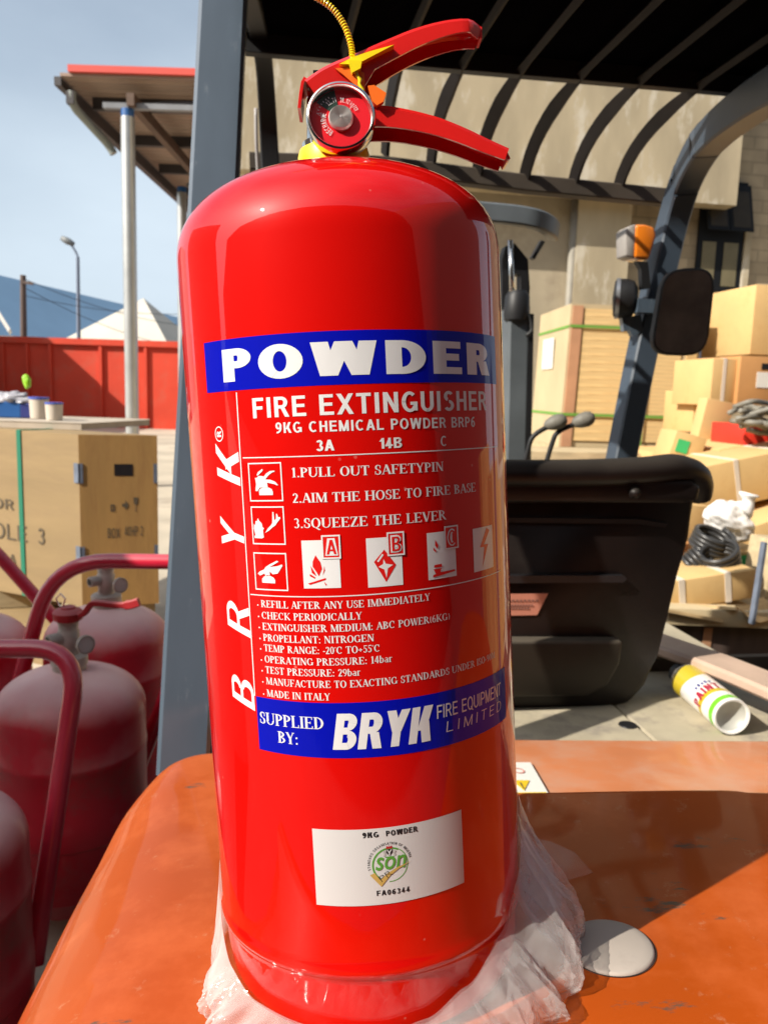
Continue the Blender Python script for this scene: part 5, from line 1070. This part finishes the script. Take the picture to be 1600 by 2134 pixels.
# strapped crate
M_carton=mat('cardboard',(.56,.37,.155),.8,var=.10,scale=3,col2=(.50,.31,.12),c2pos=(.5,.8)); M_cartonb=mat('brown_cardboard',(.44,.22,.075),.8,var=.1,scale=3)
M_slat=mat('slatted_wood',(.66,.47,.22),.75,var=.22,scale=2.0,stretch=(.6,.6,16),col2=(.54,.35,.15),c2pos=(.5,.7))
M_paleply=mat('pale_plywood',(.46,.37,.225),.7,var=.10,scale=2)
M_tape=flat('white_tape',(.66,.58,.48),.5); M_gstrap=flat('green_band',(.13,.30,.05),.5)
Kx=(Matrix.Rotation(R_(-6),3,'Z')@Rv); Ky=(Matrix.Rotation(R_(-6),3,'Z')@Fw)
K0=atp(1172,800,fplane(7.2),Fw); K0.z=fb(1172,930,7.2).z
KZ=fb(1190,632,7.2).z-K0.z; KW=(fb(1432,800,7.2)-fb(1172,800,7.2)).dot(Rv); KD=1.15
sc_=empty('strapped_crate',K0,'large pale wooden crate tied with green bands on a pallet','crate')
lean=Kx*.06
bm=BM(); prism(bm,[K0,K0+Kx*KW,K0+Kx*KW+Ky*KD,K0+Ky*KD],UZ+lean/KZ*.6,KZ); obj('crate_shell',bm,M_paleply,sc_)
nrow=17
for i in range(nrow):
    z=.06+(KZ-.10)*i/nrow; off=(UZ+lean/KZ*.6)*z
    bm=BM(); obox(bm,K0+off+Kx*(.10*KW)-Ky*.003,Kx*KW*.76,-Ky*(.010+.002*random.random()),(0,0,(KZ-.10)/nrow*.972)); obj('slat',bm,M_slat,sc_)
M_batt=mat('reddish_batten',(.46,.24,.13),.75,var=.15,scale=4)
for u,wd2 in ((.012,.075),(.90,.075)):
    bm=BM(); prism(bm,[K0+Kx*KW*u-Ky*.004,K0+Kx*KW*(u+wd2)-Ky*.004,K0+Kx*KW*(u+wd2)-Ky*.026,K0+Kx*KW*u-Ky*.026],UZ+lean/KZ*.6,KZ*.985); obj('batten',bm,M_batt if u<.5 else M_carton,sc_)
for zf_ in (.835,.22):
    off=(UZ+lean/KZ*.6)*KZ*zf_
    bm=BM(); obox(bm,K0+off-Ky*.03-Kx*.004,Kx*(KW+.008),-Ky*.003,(0,0,.026)); obox(bm,K0+off-Kx*.003,-Kx*.003,Ky*KD,(0,0,.026)); obj('band',bm,M_gstrap,sc_)
bm=BM(); prism(bm,[K0+Kx*KW*.60-Ky*.034,K0+Kx*(KW*.60+.024)-Ky*.034,K0+Kx*(KW*.60+.024)-Ky*.037,K0+Kx*KW*.60-Ky*.037],UZ+lean/KZ*.6,KZ*1.0); obj('band',bm,M_gstrap,sc_)
bm=BM(); obox(bm,K0+UZ*KZ*.56+Ky*.45-Kx*.006+lean*.3,-Kx*.003,Ky*.42,(0,0,.30)); obj('paper_note',bm,M_white,sc_)
bm=BM()
for u in (0,.44,.88): obox(bm,K0-UZ*.14+Kx*KW*u,Kx*KW*.12,Ky*KD,(0,0,.115))
obox(bm,K0-UZ*.024,Kx*KW,Ky*KD,(0,0,.022)); obox(bm,K0-UZ*.16,Kx*KW,Ky*KD*.99,(0,0,.018)); obj('pallet',bm,M_wood,sc_)
bm=BM(); q=K0-UZ*.162; obox(bm,Vector((q.x,q.y,ZD))-Kx*.1,Kx*(KW+.25),Ky*1.2,(0,0,q.z-ZD)) if q.z>ZD+.01 else None
if len(bm.verts): tag(obj('low_pallet',bm,M_wood,None),'second timber pallet under the strapped crate','pallet')
else: bm.free()
# cartons, planks and scrap
def pxbox(name,x0,y0,x1,y1,d,dep,m,label,cat,group=None,tilt=0,yaw=0,bev=.006,sink=0,parts=None,tape=None,rest=None):
    a=fb(x0,y1,d); b=fb(x1,y0,d); c=fb((x0+x1)/2,(y0+y1)/2,d); w_=(b-a).dot(Rv); h_=b.z-a.z
    root=empty(name,c,label,cat,group)
    M=Matrix.Translation(c)@Matrix.Rotation(math.atan2(Rv.y,Rv.x)+R_(yaw),4,'Z')@Matrix.Rotation(R_(tilt),4,'Y')
    bm=BM(); box(bm,(0,dep/2,0),(w_,dep,h_),None,bev); bmesh.ops.transform(bm,verts=bm.verts[:],matrix=M); body=obj('carton_body' if 'carton' in name else 'body',bm,m,root,smooth=30)
    if tape:
        for u in tape:
            bm=BM(); box(bm,(w_*u,-.002,0),(.03,.003,h_*1.01)); box(bm,(w_*u,dep/2,h_/2+.002),(.03,dep,.003)); bmesh.ops.transform(bm,verts=bm.verts[:],matrix=M); obj('tape',bm,M_tape,root)
    if parts:
        for nm,u,v,wd3,hd3,mm_ in parts:
            bm=BM(); box(bm,(w_*u,-.003,h_*v),(w_*wd3,.004,h_*hd3)); bmesh.ops.transform(bm,verts=bm.verts[:],matrix=M); obj(nm,bm,mm_,root)
    return root
M_gl=flat('green_label',(.04,.42,.14),.5)
pxbox('carton',1562,600,1720,738,6.6,.8,M_carton,'tall tan carton at the right edge, topmost of the stack','carton')
pxbox('carton',1566,736,1720,752,6.7,.7,M_wood,'thin pale carton lid under the topmost carton','carton')
pxbox('carton',1535,748,1720,842,5.9,.7,M_cartonb,'orange-brown carton with a white label at the right edge','carton',parts=[('paper_label',-.20,.02,.19,.32,M_white),('hand_hole',-.19,.30,.12,.12,M_black)])
pxbox('carton',1478,748,1536,844,5.95,.6,M_carton,'lighter left face of the orange-brown carton, built as a separate box','carton',tape=[0])  # paler left face of the previous carton, built as its own box
pxbox('carton',1441,815,1482,900,6.3,.5,M_carton,'narrow carton leaning in the gap beside the strapped crate','carton')
pxbox('carton',1452,835,1522,962,5.4,.12,M_carton,'flattened carton leaning forward below the tan cartons','carton',tilt=10)
pxbox('carton',1398,905,1466,968,5.0,.3,M_carton,'carton with a green label just behind the seat top','carton',tilt=14,yaw=-8,parts=[('green_label',-.18,.05,.38,.42,M_gl)])
pxbox('red_crate',1548,888,1720,940,4.9,.4,flat('bright_red_plastic',(.62,.03,.015),.5),'bright red plastic crate under the bent pipes','crate')
pxbox('long_carton',1420,950,1760,1040,4.5,.5,M_carton,'big long tan carton with white tape slanting across the heap','carton',tilt=-12,tape=[-.16,.14])
pxbox('long_carton',1500,915,1760,985,4.9,.5,M_carton,'upper long carton resting behind the big taped one','carton',tilt=-11,tape=[.1])
pxbox('carton',1425,1055,1500,1130,4.3,.5,M_carton,'small tan carton behind the white bag','carton',tilt=6,yaw=12)
pxbox('carton',1520,1075,1760,1180,4.25,.5,M_carton,'tan carton right of the white bag','carton',tilt=-18)
pxbox('carton',1518,1150,1600,1225,3.75,.25,M_carton,'carton with a green label beside the grey angle bar','carton',tilt=-6,parts=[('green_label',-.05,.22,.62,.42,M_gl)])
pxbox('long_carton',1372,1200,1580,1262,3.35,.35,M_carton,'low long carton with two white tapes in front of the black coils','carton',tilt=-8,tape=[-.27,.2])
pxbox('timber_plank',1392,1272,1740,1312,3.25,.5,M_paleply,'rough pale planks lying on the dark box','plank',tilt=3)
pxbox('timber_plank',1590,1130,1680,1300,3.5,.2,M_wood,'upright timber at the right edge behind the angle bar','plank',tilt=4)
pxbox('dark_box',1380,1300,1900,1560,3.3,.9,mat('dark_stained_wood',(.055,.035,.028),.7,var=.3,scale=4,stretch=(6,6,1)),'long dark stained wooden box below the planks','box',tilt=2,parts=[('batten',-.36,0,.035,.95,M_batt)])
pxbox('carton',1385,1255,1480,1330,3.9,.5,M_carton,'carton wedged behind the seat under the low long carton','carton')
pxbox('cable_box',1430,1190,1780,1420,4.1,1.2,M_cartonb,'brown carton at the bottom of the heap','carton')
pxbox('cable_box',1430,1030,1800,1300,4.9,1.4,M_cartonb,'large brown carton deep inside the heap','carton')
pxbox('cable_box',1395,958,1850,1200,5.6,1.2,M_carton,'wide tan carton behind the heap','carton')
pxbox('cable_box',1040,945,1400,1150,6.2,.6,M_wood,'pale timber box on the ground before the platform','box')
bm=BM(); sweep(bm,[at(1592,1130,3.2),at(1566,1300,3.2)],rect(.007,.014,.1),up=Rv); tag(obj('angle_bar',bm,M_steel,None),'grey steel angle bar leaning on the cartons','metal bar')
random.seed(11)
M_card2=mat('torn_card',(.50,.335,.15),.85,var=.25,scale=5); M_slat2=mat('old_slat',(.40,.28,.14),.8,var=.3,scale=5,stretch=(1,8,8))
for k in range(26):
    px=random.uniform(1405,1640); py=random.uniform(985,1290); d=lerp(5.2,3.35,(py-985)/305)-.12+random.uniform(-.1,.1)
    c=fb(px,py,d); M=Matrix.Translation(c)@Matrix.Rotation(random.uniform(-.6,.6),4,'Z')@Matrix.Rotation(random.uniform(-.6,.6),4,'X')@Matrix.Rotation(random.uniform(-.45,.35),4,'Y')
    bm=BM()
    if k%2: box(bm,(0,0,0),(random.uniform(.14,.30),random.uniform(.10,.2),.006)); 
    else: box(bm,(0,0,0),(random.uniform(.25,.55),.045,.014))
    bmesh.ops.transform(bm,verts=bm.verts[:],matrix=M)
    if k%2: bmesh.ops.subdivide_edges(bm,edges=bm.edges[:],cuts=3); [setattr(v,'co',v.co+Vector((0,0,.03*noise.noise(v.co*9)))) for v in bm.verts]
    if k%2: tag(obj('card_scrap',bm,M_card2,None),'torn scrap of tan card lying loose in the heap of cartons','cardboard','loose card scraps in the heap')
    else: tag(obj('wood_slat',bm,M_slat2,None),'thin loose wooden slat lying across the heap of cartons','slat','loose wooden slats in the heap')
# bent pipes
pr=empty('scrap_pipes',at(1580,870,5.3),'tangle of grey bent pipes heaped under the orange-brown carton','scrap metal')
random.seed(5)
for k in range(12):
    x0=1520+random.random()*40; y=842+k*5; pth=[at(x0+i*38,y+random.uniform(-11,11),5.2+random.uniform(-.15,.15)) for i in range(6)]
    bm=BM(); tube(bm,smooth_path(pth,4),.017,8); obj('pipe',bm,mat('grey_scrap',(.20,.185,.15),.6) if k==0 else bpy.data.materials['grey_scrap'],pr,smooth=True)
# white bag
bm=BM(); c=at(1520,1085,4.15); bmesh.ops.create_icosphere(bm,subdivisions=5,radius=1)
for v in bm.verts:
    p=v.co; d=1+.22*noise.noise(p*1.6)+.10*noise.noise(p*4+Vector((3,1,0))); 
    v.co=c+Rv*p.x*.125*d+Fw*p.y*.09*d+UZ*p.z*.105*d+Rv*(-.05*p.z)
bb2=obj('knotted_sack',bm,mat('white_bag_film',(.74,.72,.69),.45,var=.05,bump=.12,bscale=14),None,smooth=True)
tag(bb2,'white plastic bag with a twisted top sitting on the black coils','plastic bag')
bm=BM(); tube(bm,smooth_path([at(1545,1065,4.12),at(1558,1050,4.12),at(1560,1035,4.12),at(1562,1028,4.12)],4),[.06,.058,.05,.042,.034,.03,.03,.034,.042,.05,.052,.05,.04][:13],12); obj('bag_neck',bm,bpy.data.materials['white_bag_film'],bb2,smooth=True)
# coils
M_coil=mat('black_hose',(.03,.029,.028),.35,var=.2)
for (px,py,Y,r,tl2,lab) in ((1482,1130,4.0,.095,.25,'black hose coil under the white bag, the upper one'),(1500,1165,3.85,.085,-.4,'black hose coil lying flat, the lower one'),(1450,1172,3.9,.06,.9,'grey-black coil half hidden by the seat')):
    bm=BM(); c=at(px,py,Y); N_=Vector((tl2,-.35,1)).normalized(); x=N_.orthogonal().normalized(); y=N_.cross(x)
    tube(bm,[c+x*r*math.cos(a*.3)*(1-.05*math.sin(a*.07))+y*r*math.sin(a*.3)+N_*(.024*a*.3/6.283-.04) for a in range(0,85)],.0125,8); tag(obj('hose_coil',bm,M_coil,None,smooth=True),lab,'hose','black hose coils in the heap')
